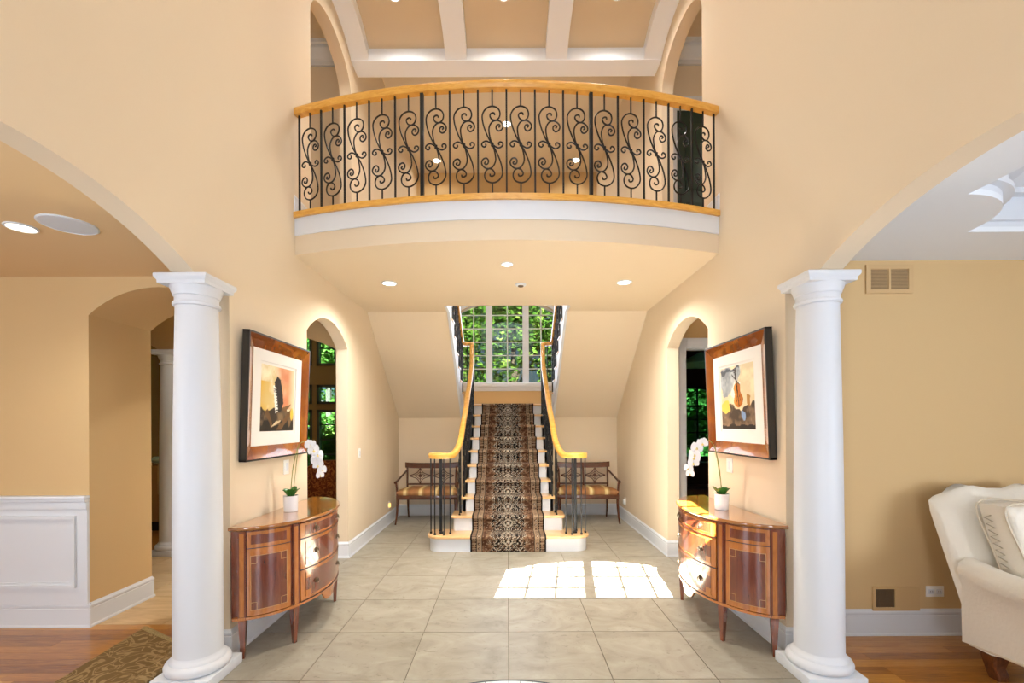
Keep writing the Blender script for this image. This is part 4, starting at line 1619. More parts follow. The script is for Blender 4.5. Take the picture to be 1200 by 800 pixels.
# ------------------------------------------------------------------ demilune consoles
def console(label):
    """local: wall plane y=0 (chest grows towards -y), x along the wall"""
    A, B = 0.595, 0.395
    t = thing('demilune_chest', label, 'chest', (0, 0, 0), 0, 'demilune chests under the prints')

    def pt(th, off, z):
        # th: angle from the front (radians), off: outward offset
        x, y = A * math.sin(th), B * math.cos(th)
        nx, ny = math.sin(th) / A, math.cos(th) / B
        L = math.hypot(nx, ny)
        return (x + nx / L * off, -(y + ny / L * off), z)

    def curved(t0, t1, z0, z1, o0, o1, n=14):
        rs = []
        for i in range(n + 1):
            th = t0 + (t1 - t0) * i / n
            rs.append([pt(th, o0, z0), pt(th, o1, z0), pt(th, o1, z1), pt(th, o0, z1)])
        return MB().rings(rs)

    D = math.radians
    # top: slab with a moulded edge
    rs = []
    for d, z in ((0.0, 0.814), (0.012, 0.817), (0.020, 0.823), (0.026, 0.828), (0.027, 0.838), (0.022, 0.845)):
        r = [((A + d) * math.sin(D(-90 + 180 * i / 48)), -(B + d) * math.cos(D(-90 + 180 * i / 48)), z) for i in range(49)]
        rs.append(r)
    MB().rings(rs).build('top', M['contop'], t, ang=50)
    # carcass
    rs = []
    for z in (0.255, 0.814):
        rs.append([(A * 0.985 * math.sin(D(-90 + 180 * i / 48)), -(B * 0.985) * math.cos(D(-90 + 180 * i / 48)), z) for i in range(49)])
    MB().rings(rs).build('carcass', M['mahog'], t, ang=50)
    # base moulding and waist band
    curved(D(-88), D(88), 0.248, 0.266, -0.01, 0.010, 40).build('base_moulding', M['satin'], t)
    # stiles that carry on down as legs
    for sgn in (-1, 1):
        for th, back in ((38.5, False), (80.0, True)):
            p = pt(D(th * sgn), 0, 0)
            dirx, diry = (p[0], p[1])
            hw = 0.022
            nx, ny = math.sin(D(th * sgn)) / A, -math.cos(D(th * sgn)) / B
            L = math.hypot(nx, ny)
            n = Vector((nx / L, ny / L, 0))
            sdv = Vector((-n.y, n.x, 0))
            c = Vector((p[0], p[1], 0)) - n * 0.014
            if back:
                c = Vector((p[0], min(p[1], -0.03), 0)) - n * 0.014
            rs = []
            for z, w in ((0.0, 0.011), (0.235, 0.022), (0.255, 0.023), (0.815, 0.023)):
                rs.append([c + sdv * a * w + n * b2 * w + Vector((0, 0, z)) for a, b2 in ((-1, -1), (1, -1), (1, 1), (-1, 1))])
            lg = MB().rings(rs).build('leg', M['mahog'], t, ang=30)
            rs = []
            for z in (0.27, 0.80):
                rs.append([c + sdv * a * 0.013 + n * b2 + Vector((0, 0, z)) for a, b2 in ((-1, 0.02), (1, 0.02), (1, 0.0245), (-1, 0.0245))])
            MB().rings(rs).build('banding', M['satin'], lg)
    # doors either side: frieze panel and tall panel with notched corners
    for sgn in (-1, 1):
        a0, a1 = (D(43), D(76)) if sgn > 0 else (D(-76), D(-43))
        fr = curved(a0, a1, 0.705, 0.808, -0.004, 0.006).build('frieze_panel', M['satin'], t)
        m = D(3.2)
        curved(a0 + m, a1 - m, 0.728, 0.787, 0.005, 0.0085).build('veneer', M['mahog'], fr)
        dr = curved(a0, a1, 0.27, 0.70, -0.004, 0.006).build('door', M['satin'], t)
        curved(a0 + m, a1 - m, 0.308, 0.652, 0.005, 0.0085).build('veneer', M['mahog'], dr)
        il = MB()
        for (q0, q1) in ((a0 + m * 0.86, a0 + m), (a1 - m, a1 - m * 0.86)):
            b_ = curved(q0, q1, 0.304, 0.656, 0.006, 0.0095, 2)
            il.add(b_.v, b_.f)
        for (z0, z1) in ((0.3055, 0.308), (0.652, 0.6545)):
            b_ = curved(a0 + m, a1 - m, z0, z1, 0.006, 0.0095)
            il.add(b_.v, b_.f)
        cw, ch = D(4.2), 0.046
        for (q, dq) in ((a0 + m, 1), (a1 - m, -1)):
            for (z, dz_) in ((0.308, 1), (0.652, -1)):
                b_ = curved(min(q + dq * cw, q + dq * (cw + D(0.3))), max(q + dq * cw, q + dq * (cw + D(0.3))), min(z, z + dz_ * ch), max(z, z + dz_ * ch), 0.0085, 0.0100, 2)
                il.add(b_.v, b_.f)
                b_ = curved(min(q, q + dq * cw), max(q, q + dq * cw), min(z + dz_ * ch, z + dz_ * (ch + 0.0025)), max(z + dz_ * ch, z + dz_ * (ch + 0.0025)), 0.0085, 0.0100, 3)
                il.add(b_.v, b_.f)
        il.build('inlay', M['inlay'], dr)
        MB()
        curved(a0, a1, 0.700, 0.705, -0.004, 0.009).build('bead', M['darkline'], t)
    # three drawers
    a0, a1 = D(-34.5), D(34.5)
    for z0, z1 in ((0.704, 0.808), (0.490, 0.696), (0.270, 0.482)):
        dr = curved(a0, a1, z0, z1, -0.004, 0.006, 24).build('drawer', M['satin'], t)
        m = D(4.6)
        e = 0.022 if z1 - z0 > 0.15 else 0.018
        curved(a0 + m, a1 - m, z0 + e, z1 - e, 0.005, 0.0085, 20).build('veneer', M['mahog'], dr)
        curved(a0, a1, z0 - 0.006, z0 - 0.001, 0.0, 0.012, 24).build('cock_bead', M['darkline'], dr)
        il = MB()
        if z1 - z0 > 0.15:
            cw, ch = D(4.6), 0.042
            for (q, dq) in ((a0 + m, 1), (a1 - m, -1)):
                for (z, dz_) in ((z0 + e, 1), (z1 - e, -1)):
                    b_ = curved(min(q, q + dq * cw), max(q, q + dq * cw), min(z, z + dz_ * ch), max(z, z + dz_ * ch), 0.008, 0.0095, 3)
                    il.add(b_.v, b_.f)
        b_ = curved(a0 + m - D(0.6), a1 - m + D(0.6), z0 + e - 0.004, z0 + e, 0.005, 0.0092, 20)
        il.add(b_.v, b_.f)
        b_ = curved(a0 + m - D(0.6), a1 - m + D(0.6), z1 - e, z1 - e + 0.004, 0.005, 0.0092, 20)
        il.add(b_.v, b_.f)
        il.build('inlay', M['satin'], dr)
        for sg in (-1, 1):
            th = D(19.5 * sg)
            p = Vector(pt(th, 0.010, (z0 + z1) / 2))
            n = Vector((math.sin(th) / A, -math.cos(th) / B, 0)).normalized()
            sv = Vector((-n.y, n.x, 0))
            uz = Vector((0, 0, 1))
            b_ = MB()
            R0 = 0.019
            # back rose
            rs = []
            for r, d in ((R0, -0.004), (R0, 0.001), (R0 * 0.8, 0.003), (0.008, 0.005), (0.006, 0.010), (0.001, 0.012)):
                rs.append([p + n * d + (sv * math.cos(2 * PI * i / 16) + uz * math.sin(2 * PI * i / 16)) * r for i in range(16)])
            b_.rings(rs)
            b_.tube([p + n * (0.010 - 0.003 * math.cos(2 * PI * i / 18)) + uz * -0.004 + (sv * math.sin(2 * PI * i / 18) + uz * math.cos(2 * PI * i / 18)) * 0.015 for i in range(19)], 0.0026, 6)
            b_.build('ring_pull', M['brass'], dr, ang=40)
    # apron with a rounded drop in the middle
    n = 30
    rs = []
    for i in range(n + 1):
        th = D(-34) + D(68) * i / n
        dg = math.degrees(th)
        drop = 0.018 + 0.068 * max(0.0, 1 - (dg / 9.5) ** 4) ** 0.5 if abs(dg) < 9.5 else 0.018
        rs.append([pt(th, -0.012, 0.262), pt(th, 0.002, 0.262), pt(th, 0.002, 0.262 - drop), pt(th, -0.012, 0.262 - drop)])
    MB().rings(rs).build('apron', M['satin'], t)
    return t


c1 = console('half-round inlaid wooden chest of drawers against the left wall under the piano-key print')
c1.location = (-WX + 0.022, 3.49, 0)
c1.rotation_euler = (0, 0, PI / 2)
c2 = copy_tree(c1)
c2['label'] = 'half-round inlaid wooden chest of drawers against the right wall under the violin print'
c2.location = (WX - 0.022, 3.49, 0)
c2.rotation_euler = (0, 0, -PI / 2)

# ------------------------------------------------------------------ orchids
def petal_mesh(b, c, ax, ay, az, r, sx, ang, curl=0.25):
    """rounded petal in the plane ax,ay leaving centre c at angle ang"""
    d = ax * math.cos(ang) + ay * math.sin(ang)
    w = az.cross(d)
    rs = []
    for i, (l, wd) in enumerate(((0.05, 0.12), (0.25, 0.62), (0.5, 0.95), (0.75, 0.9), (0.93, 0.5), (1.0, 0.08))):
        row = []
        for k in (-1, -0.5, 0, 0.5, 1):
            row.append(c + d * (r * l) + w * (r * sx * wd * k) + az * (r * curl * (l * l * -0.5 + 0.15 * k * k)))
        rs.append(row)
    b.rings(rs, close=False)


def orchid(s, label, x, y, pts, leaves, flowers, rev):
    root = thing('potted_orchid', label, 'plant', (x, y, 0.8455), 0, 'white orchids on the chests')
    MB().lathe([(0.001, 0.0), (0.046, 0.0), (0.049, 0.003), (0.052, 0.112), (0.053, 0.118), (0.049, 0.118), (0.047, 0.108), (0.001, 0.106)], 36).build('pot', M['pot'], root, ang=40)
    MB().lathe([(0.047, 0.100), (0.046, 0.109), (0.02, 0.114), (0.001, 0.115)], 20).build('moss', M['soil'], root)
    for (az, ln, wd, tip) in leaves:
        d = Vector((math.cos(az), math.sin(az), 0))
        w = Vector((-d.y, d.x, 0))
        rs = []
        for i in range(9):
            u = i / 8
            c = d * (0.012 + ln * u * (0.9 - 0.25 * tip * u)) + Vector((0, 0, 0.108 + tip * ln * (1.3 * u - 0.6 * u * u)))
            ww = wd * math.sin(PI * min(1, 0.16 + 0.84 * u)) ** 0.7 if u < 1 else 0.003
            lift = 0.25 * ww
            rs.append([c - w * ww + Vector((0, 0, lift)), c - w * ww * 0.5 + Vector((0, 0, lift * 0.3)), c, c + w * ww * 0.5 + Vector((0, 0, lift * 0.3)), c + w * ww + Vector((0, 0, lift))])
        o = MB().rings(rs, close=False).build('leaf', M['leaf'], root, ang=80)
        md = o.modifiers.new('thick', 'SOLIDIFY')
        md.thickness = 0.003
    P = catmull([Vector(p) for p in pts], 8)
    MB().tube(P, [0.0032 - 0.0014 * i / len(P) for i in range(len(P))], 6).build('stem', M['stem'], root)
    top = Vector(pts[3])
    MB().tube([(0.012, 0.008, 0.11), (top.x * 0.9 + 0.006, top.y * 0.9 + 0.004, top.z)], 0.0024, 6).build('stake', M['stem'], root)
    rnd = random.Random(11 + s)
    for (f, r) in flowers:
        i = int(f * (len(P) - 1))
        c = P[i]
        # each blossom faces out of the spray, towards the room
        az = Vector((-s * (0.55 + rnd.uniform(-0.2, 0.2)), -0.7 + rnd.uniform(-0.25, 0.25), -0.05 + rnd.uniform(-0.25, 0.2))).normalized()
        ax = az.cross(Vector((0, 0, 1))).normalized()
        ay = ax.cross(az).normalized()
        c = c + az * 0.02 + ax * rnd.uniform(-0.012, 0.012)
        b = MB()
        rot = rnd.uniform(-0.3, 0.3)
        for k, (an, sx, rr) in enumerate(((PI / 2, 0.55, 0.95), (PI / 2 + 2.25, 0.5, 0.9), (PI / 2 - 2.25, 0.5, 0.9))):
            petal_mesh(b, c - az * 0.003, ax, ay, az, r * rr, sx, an + rot)
        for an in (0.15, PI - 0.15):
            petal_mesh(b, c, ax, ay, az, r * 1.08, 0.85, an + rot)
        fo = b.build('flower', M['petal'], root, ang=80)
        h = MB()
        petal_mesh(h, c + az * 0.004, ax, ay, az, r * 0.5, 0.5, -PI / 2 + rot, -0.8)
        h.build('flower_lip', M['petal_heart'], fo, ang=80)
    return root


fl_list = [(0.60, 0.040), (0.68, 0.043), (0.75, 0.042), (0.81, 0.042), (0.87, 0.040), (0.93, 0.036), (0.985, 0.030)]
orchid(-1, 'white orchid in a white pot on the left chest, its spray arching to the right', -1.633, 3.42,
       [(0.0, 0, 0.11), (0.0036, 0.01, 0.24), (0.0108, 0.03, 0.36), (0.027, 0.06, 0.475), (0.0495, 0.1, 0.515), (0.09, 0.14, 0.48), (0.117, 0.165, 0.41), (0.135, 0.18, 0.325), (0.1485, 0.19, 0.245)],
       [(0.2, 0.085, 0.023, 1.05), (2.7, 0.08, 0.022, 1.0), (-1.2, 0.08, 0.025, 1.15), (-2.3, 0.075, 0.022, 1.1), (1.5, 0.09, 0.022, 1.1), (-0.5, 0.095, 0.022, 0.95)], fl_list, False)
orchid(1, 'white orchid in a white pot on the right chest, its spray arching to the left', 1.605, 3.42,
       [(0, 0, 0.11), (-0.004, 0.01, 0.24), (-0.012, 0.03, 0.36), (-0.03, 0.06, 0.475), (-0.055, 0.1, 0.515), (-0.1, 0.14, 0.48), (-0.13, 0.165, 0.41), (-0.15, 0.18, 0.325), (-0.165, 0.19, 0.245)],
       [(PI - 0.1, 0.085, 0.020, 1.1), (-1.9, 0.075, 0.034, 1.1), (-0.9, 0.08, 0.034, 1.0), (0.7, 0.075, 0.026, 1.0), (2.2, 0.08, 0.022, 0.9)], fl_list, True)

# ------------------------------------------------------------------ benches
def bench(label):
    """two-back settee, faces -y, width 0.95"""
    t = thing('settee', label, 'bench', (0, 0, 0), 0, 'settees beside the stairs')
    w2, dep = 0.475, 0.47
    # legs
    for sx in (-1, 1):
        P = catmull([(sx * (w2 - 0.02), -0.03 - dep * 0.5 - 0.03, 0.0), (sx * (w2 - 0.025), -dep * 0.5 + 0.0, 0.12), (sx * (w2 - 0.03), -dep * 0.5 + 0.03, 0.27), (sx * (w2 - 0.03), -dep * 0.5 + 0.03, 0.42)], 5)
        MB().tube(P, [0.013 + 0.010 * i / len(P) for i in range(len(P))], 6).build('leg', M['bench'], t, ang=50)
        P = catmull([(sx * (w2 - 0.10), dep * 0.5 + 0.03, 0.0), (sx * (w2 - 0.10), dep * 0.5 - 0.01, 0.14), (sx * (w2 - 0.10), dep * 0.5 - 0.03, 0.40)], 5)
        MB().tube(P, [0.013 + 0.008 * i / len(P) for i in range(len(P))], 6).build('leg', M['bench'], t, ang=50)
    MB().prism([(-w2 + 0.01, -dep / 2 + 0.01), (w2 - 0.01, -dep / 2 + 0.01), (w2 - 0.08, dep / 2), (-w2 + 0.08, dep / 2)], [], fXY, 0.36, 0.425).build('seat_rail', M['bench'], t, bevel=0.008)
    rs = []
    for d, z in ((0.0, 0.42), (-0.012, 0.45), (-0.012, 0.475), (0.02, 0.505), (0.06, 0.515)):
        rs.append([(-w2 + 0.03 + d, -dep / 2 + 0.03 + d, z), (0, -dep / 2 + 0.015 + d, z), (w2 - 0.03 - d, -dep / 2 + 0.03 + d, z), (w2 - 0.10 - d, dep / 2 - 0.03 - d * 0.3, z), (-w2 + 0.10 + d, dep / 2 - 0.03 - d * 0.3, z)])
    MB().rings(rs).build('seat_cushion', M['stripe'], t, ang=60)
    # back posts (three), lyre-like curve, leaning back
    yb0, yb1 = dep / 2 - 0.02, dep / 2 + 0.03
    for x in (-w2 + 0.10, 0.0, w2 - 0.10):
        P = catmull([(x, yb0, 0.40), (x + (0.0 if x == 0 else (-0.01 if x < 0 else 0.01)), yb0, 0.52), (x * 1.03, yb0 + 0.015, 0.68), (x * 1.05, yb1, 0.82)], 5)
        MB().tube(P, 0.016, 6).build('back_post', M['bench'], t, ang=50)
    P = []
    rs = []
    for i in range(13):
        u = -1 + i / 6
        x = u * (w2 - 0.045)
        y = yb1 + 0.012 * u * u
        lift = 0.012 * abs(u) ** 4
        rs.append([(x, y - 0.012, 0.785 + lift), (x, y + 0.012, 0.785 + lift), (x, y + 0.016, 0.865 + lift), (x, y - 0.004, 0.870 + lift), (x, y - 0.014, 0.86 + lift)])
    MB().rings(rs).build('top_rail', M['bench'], t, ang=40)
    MB().box(-w2 + 0.09, w2 - 0.09, yb0 - 0.01, yb0 + 0.01, 0.528, 0.552).build('lower_rail', M['bench'], t, bevel=0.004)
    for sx in (-1, 1):
        cx = sx * (w2 - 0.10) / 2
        cz = 0.668
        hw, hh = 0.165, 0.118
        yy = (yb0 + yb1) / 2
        b = MB()
        # four concave arcs making a star, cross ribs, rosette
        for qx in (-1, 1):
            for qz in (-1, 1):
                pts = [(cx + qx * hw, yy, cz + qz * 0.004), (cx + qx * hw * 0.45, yy, cz + qz * hh * 0.30), (cx + qx * hw * 0.20, yy, cz + qz * hh * 0.55), (cx + qx * 0.004, yy, cz + qz * hh)]
                b.tube(catmull(pts, 4), 0.007, 5)
                pts = [(cx + qx * hw * 0.55, yy, cz), (cx + qx * hw * 0.3, yy, cz + qz * hh * 0.18), (cx, yy, cz + qz * hh * 0.5)]
                b.tube(catmull(pts, 4), 0.005, 5)
        b.tube([(cx - hw, yy, cz), (cx + hw, yy, cz)], 0.006, 5)
        b.tube([(cx, yy, cz - hh), (cx, yy, cz + hh)], 0.006, 5)
        b.add([(cx + 0.026 * math.cos(2 * PI * i / 12), yy - 0.012, cz + 0.026 * math.sin(2 * PI * i / 12)) for i in range(12)] + [(cx + 0.03 * math.cos(2 * PI * i / 12), yy + 0.01, cz + 0.03 * math.sin(2 * PI * i / 12)) for i in range(12)],
              [tuple(range(12))] + [(i, (i + 1) % 12, 12 + (i + 1) % 12, 12 + i) for i in range(12)])
        b.build('splat', M['bench'], t, ang=50)
        # arms
        P = catmull([(sx * (w2 - 0.085), yb0 + 0.02, 0.76), (sx * (w2 - 0.05), yb0 - 0.08, 0.71), (sx * (w2 - 0.015), -dep / 2 + 0.10, 0.635), (sx * (w2 - 0.005), -dep / 2 + 0.03, 0.625), (sx * (w2 - 0.005), -dep / 2 + 0.0, 0.615)], 5)
        am = MB().tube(P, [0.014 + 0.006 * i / len(P) for i in range(len(P))], 6)
        am.build('arm', M['bench'], t, ang=50)
        P = catmull([(sx * (w2 - 0.012), -dep / 2 + 0.03, 0.62), (sx * (w2 - 0.022), -dep / 2 + 0.035, 0.52), (sx * (w2 - 0.028), -dep / 2 + 0.03, 0.40)], 5)
        MB().tube(P, 0.016, 6).build('arm_support', M['bench'], t, ang=50)
    return t


b1 = bench('dark wooden settee with striped seat against the back wall, left of the stairs')
b1.location = (-1.215, 7.03, 0)
b2_ = copy_tree(b1)
b2_['label'] = 'dark wooden settee with striped seat against the back wall, right of the stairs'
b2_.location = (1.20, 7.03, 0)

# ------------------------------------------------------------------ armchair (cream slipcover)
def armchair():
    x0, x1 = 2.78, 3.68
    yb = 3.05
    t = thing('armchair', 'cream slipcovered armchair with a loose back cushion against the right wall', 'armchair', (0, 0, 0))
    # reclined camel back, thick slab
    nx, nz = 44, 12
    front, back = [], []
    for j in range(nz + 1):
        v = j / nz
        rf, rb = [], []
        for i in range(nx + 1):
            u = i / nx
            au = abs(2 * u - 1)
            e = min(u, 1 - u) * (x1 - x0)
            crown = float(np.interp(e, (0, 0.03, 0.08, 0.12, 0.17, 0.22, 0.27, 0.33, 0.40, 0.45), (0.975, 0.995, 1.010, 1.022, 1.056, 1.077, 1.078, 1.062, 1.040, 1.034)))
            z = 0.15 + (crown - 0.15) * v
            lean = 2.72 + (yb - 2.72) * ((z - 0.15) / 0.85)
            puff = 0.02 * math.sin(PI * u)
            rnd = 0.05 * max(0, au - 0.86) / 0.14
            th = 0.15 * (1 - 0.25 * v)
            edge = 0.03 if v > 0.95 else 0.0
            x = x0 + (x1 - x0) * u
            rb.append((x, lean - rnd * 0.3 - edge * 0.5, z))
            rf.append((x, lean - th - puff + rnd + edge, z - 0.0))
        front.append(rf)
        back.append(rb)
    rs = []
    for j in range(nz + 1):
        rs.append(front[j] + back[j][::-1])
    MB().rings(rs).build('back', M['slip'], t, ang=60)
    # arms: rolled tops, running forward
    for sx, xa in ((1, x0), (-1, x1)):
        y0, y1 = 2.05, 2.79
        rs = []
        for i in range(12):
            u = i / 11
            y = y1 + (y0 - y1) * u
            topz = 0.66 - 0.035 * math.sin(PI * min(1, u * 1.3)) + 0.0 * u
            zb = 0.150 + 0.03 * math.sin(PI * min(1.0, u * 0.9)) * 1.0
            fl = 0.02 * u
            sec = [(0.0, zb), (-0.004, 0.35), (-0.002 - fl * 0.4, 0.50), (-0.018 - fl, topz - 0.11), (-0.028 - fl, topz - 0.065), (-0.018 - fl, topz - 0.025), (0.02, topz), (0.07, topz + 0.004), (0.10, topz - 0.012), (0.12, topz - 0.06), (0.118, topz - 0.11), (0.115, 0.45), (0.115, zb)]
            rs.append([(xa + sx * a, y, z) for a, z in sec])
        MB().rings(rs).build('arm', M['slip'], t, ang=60)
        # piped front panel of the arm roll
        pr = [(xa + sx * a, y0 - 0.004, z) for a, z in ((-0.02, 0.20), (-0.03, 0.45), (-0.045, 0.58), (-0.03, 0.65), (0.03, 0.665), (0.1, 0.655), (0.145, 0.60), (0.125, 0.45), (0.12, 0.2))]
        MB().tube(catmull(pr, 4), 0.006, 6).build('piping', M['slip_trim'], t)
    # rolled seam along near arm where inside arm meets outside panel
    MB().tube(catmull([(x0 + 0.005, 2.80, 0.60), (x0 - 0.016, 2.62, 0.565), (x0 - 0.030, 2.42, 0.545), (x0 - 0.036, 2.2, 0.545)], 6), 0.005, 6).build('piping', M['slip_trim'], t)
    # skirt piping
    MB().tube(catmull([(x0 - 0.001, 2.74, 0.155), (x0 - 0.001, 2.5, 0.175), (x0 - 0.001, 2.2, 0.185), (x0 - 0.001, 2.05, 0.16)], 6), 0.006, 6).build('piping', M['slip_trim'], t)
    # seat platform and cushion
    MB().box(x0 + 0.1, x1 - 0.1, 2.06, 2.72, 0.17, 0.33).build('seat_base', M['slip'], t, bevel=0.02)
    MB().box(x0 + 0.135, x1 - 0.135, 2.02, 2.68, 0.33, 0.48).build('seat_cushion', M['slip'], t, bevel=0.04)
    # legs: carved block feet
    for (lx, ly) in ((x0 + 0.055, 2.655), (x1 - 0.06, 2.655), (x0 + 0.07, 2.14), (x1 - 0.07, 2.14)):
        rs = []
        for dx, dy, z, h in ((0.012, -0.01, 0.0, 0.030), (0.010, -0.008, 0.03, 0.036), (0.0, 0.0, 0.07, 0.034), (0.0, 0.0, 0.12, 0.045), (0.0, 0.0, 0.19, 0.048)):
            rs.append([(lx + dx + a * h, ly + dy + b * h, z) for a, b in ((-1, -0.8), (-0.8, -1), (0.8, -1), (1, -0.8), (1, 0.8), (0.8, 1), (-0.8, 1), (-1, 0.8))])
        MB().rings(rs).build('leg', M['legwood'], t, ang=40)
    return t


armchair()


def back_cushion():
    t = thing('cushion', 'loose cream back cushion with zigzag trim standing on the armchair', 'cushion', (0, 0, 0))
    # boxed cushion: front face, gusset, back, leaning on the chair back
    xl, xr = 2.925, 3.55
    n = 12
    rs = []
    for (d, off) in ((0.045, 0.0), (0.006, 0.006), (0.0, 0.03), (0.0, 0.15), (0.006, 0.175), (0.04, 0.185)):
        ring_ = []
        for k in range(4 * n):
            s_ = k / n
            e = int(s_)
            f = s_ - e
            pu = 0.010 * math.sin(PI * f)
            if e == 0: u, v = f, -pu * 0
            elif e == 1: u, v = 1 + pu, f
            elif e == 2: u, v = 1 - f, 1 + pu
            else: u, v = 0 - pu, 1 - f
            x = xl + d + (xr - xl - 2 * d) * u
            z = 0.487 + d + (0.505 - 2 * d) * v
            y = 2.855 + (z - 0.70) * 0.36 - 0.115 - off
            ring_.append((x, y, z))
        rs.append(ring_)
    MB().rings(rs).build('cover', M['slip'], t, ang=60)
    for off in (0.008, 0.172):
        pts = []
        for (x, z) in ((xl, 0.487), (xl - 0.004, 0.72), (xl, 0.99), (3.24, 1.0), (xr, 0.99)):
            pts.append((x, 2.855 + (z - 0.70) * 0.36 - 0.115 - off, z))
        MB().tube(catmull(pts, 6), 0.006, 6).build('piping', M['slip_trim'], t)
    zz = []
    for i in range(23):
        z = 0.53 + 0.40 * i / 22
        off = 0.028 if i % 2 else 0.075
        zz.append((xl - 0.011, 2.855 + (z - 0.70) * 0.36 - 0.115 - off, z))
    MB().tube(zz, 0.0035, 5).build('zigzag_trim', M['zig'], t)
    return t


back_cushion()

# ------------------------------------------------------------------ rug in the left room
rg_ = thing('folded_rug', 'brown damask rug folded over on the oak boards beside the left column', 'rug', (0, 0, 0))
R0 = [(-2.65, 3.31), (-2.22, 3.06), (-2.10, 2.98), (-2.04, 2.62), (-2.06, 1.4), (-2.56, 1.4), (-2.60, 2.6)]
MB().prism(R0, [], fXY, 0.012, 0.030).build('pile', M['rug'], rg_, bevel=0.006)
rr_ = []
top = []
for i in range(9):
    u = i / 8
    y = 3.03 + (1.4 - 3.03) * u
    xr_ = -2.125 + 0.03 * min(1, u * 4)
    rr_.append([(xr_ + 0.055 * math.cos(a), y, 0.036 + 0.030 * math.sin(a)) for a in [2 * PI * q / 12 for q in range(12)]])
MB().rings(rr_).build('fold', M['rug'], rg_, ang=60)
MB().prism([(-2.64, 3.285), (-2.1, 2.97), (-2.0, 2.87), (-1.985, 2.6), (-1.985, 1.4), (-2.57, 1.4)], [], fXY, 0.001, 0.012).build('backing', M['rug_back'], rg_)
MB().prism([(-2.655, 3.315), (-2.63, 3.315), (-2.21, 3.066), (-2.20, 3.03), (-2.64, 3.27)], [], fXY, 0.011, 0.0315).build('border', M['rug_edge'], rg_)

# ------------------------------------------------------------------ plates, vents
def wall_plate(s, y, z, label, cat='switch', w=0.075, h=0.115, kind='rocker', col='plate'):
    t = thing('light_switch' if kind == 'rocker' else 'wall_outlet', label, cat, (s * WX, y, z), PI / 2 if s < 0 else -PI / 2)
    MB().box(-w / 2, w / 2, -0.006, 0.0, -h / 2, h / 2).build('plate', M['plate'], t, bevel=0.002)
    if kind == 'rocker':
        MB().box(-0.016, 0.016, -0.010, -0.005, -0.033, 0.033).build('rocker', M['white'], t, bevel=0.002)
    elif kind == 'night':
        MB().box(-0.02, 0.02, -0.03, -0.005, -0.03, 0.03).build('night_light', emit('night_lamp', (255, 206, 120), 1.2), t, bevel=0.006)
    elif kind == 'plug':
        MB().box(-0.022, 0.022, -0.035, -0.005, -0.04, 0.03).build('plug', M['plate'], t, bevel=0.006)
    return t


wall_plate(-1, 3.67, 1.153, 'white double switch plate on the left wall under the piano-key print', w=0.085)
wall_plate(1, 3.67, 1.153, 'white double switch plate on the right wall under the violin print', w=0.095)
wall_plate(-1, 5.48, 1.147, 'white switch plate on the left wall between the side arch and the stairs')
wall_plate(-1, 6.82, 0.28, 'low outlet with a small glowing night light on the left wall beside the settee', 'outlet', kind='night')
wall_plate(1, 6.95, 0.30, 'low white outlet with a plug on the right wall beside the settee', 'outlet', kind='plug')

v1 = thing('return_vent', 'tan double return-air grille high on the right room wall', 'vent', (2.682, YR0, 2.497))
o = [(-0.165, -0.10), (0.165, -0.10), (0.165, 0.10), (-0.165, 0.10)]
h1 = [(-0.133, -0.072), (-0.007, -0.072), (-0.007, 0.072), (-0.133, 0.072)]
h2 = [(0.007, -0.072), (0.133, -0.072), (0.133, 0.072), (0.007, 0.072)]
MB().prism(o, [h1, h2], fXZ, -0.012, 0.0).build('vent_frame', M['vent'], v1)
MB().box(-0.14, 0.14, -0.002, -0.0005, -0.08, 0.08).build('backing', M['vent_dark'], v1)
lv = MB()
for i in range(18):
    z = -0.068 + 0.008 * i
    lv.box(-0.133, 0.133, -0.009, -0.004, z, z + 0.003)
lv = lv.build('louvres', M['vent'], v1)
lv['kind'] = 'stuff'

v2 = thing('wall_register', 'tan wall register with one dark opening, low on the right room wall', 'vent', (2.72, YR0, 0.255))
MB().prism([(-0.165, -0.082), (0.165, -0.082), (0.165, 0.085), (-0.165, 0.085)], [[(-0.145, -0.058), (-0.01, -0.058), (-0.01, 0.07), (-0.145, 0.07)]], fXZ, -0.010, 0.0).build('vent_frame', M['vent'], v2)
MB().box(-0.15, 0.0, -0.003, -0.0005, -0.065, 0.075).build('backing', M['vent_dark'], v2)
lv = MB()
for i in range(11):
    x = -0.143 + 0.0125 * i
    lv.box(x, x + 0.003, -0.008, -0.003, -0.058, 0.07)
lv = lv.build('louvres', M['vent_dark'], v2)
lv['kind'] = 'stuff'

ou = thing('wall_outlet', 'white horizontal outlet on the right room wall beside the armchair', 'outlet', (2.995, YR0, 0.306))
MB().box(-0.0625, 0.0625, -0.006, 0, -0.038, 0.038).build('plate', M['plate'], ou, bevel=0.002)
for x in (-0.028, 0.028):
    r = MB().box(x - 0.02, x + 0.02, -0.009, -0.005, -0.017, 0.017).build('receptacle', M['white'], ou, bevel=0.004)
    MB().box(x - 0.009, x - 0.007, -0.010, -0.0085, -0.003, 0.006).box(x + 0.005, x + 0.007, -0.010, -0.0085, -0.003, 0.006).build('slots', M['vent_dark'], r)

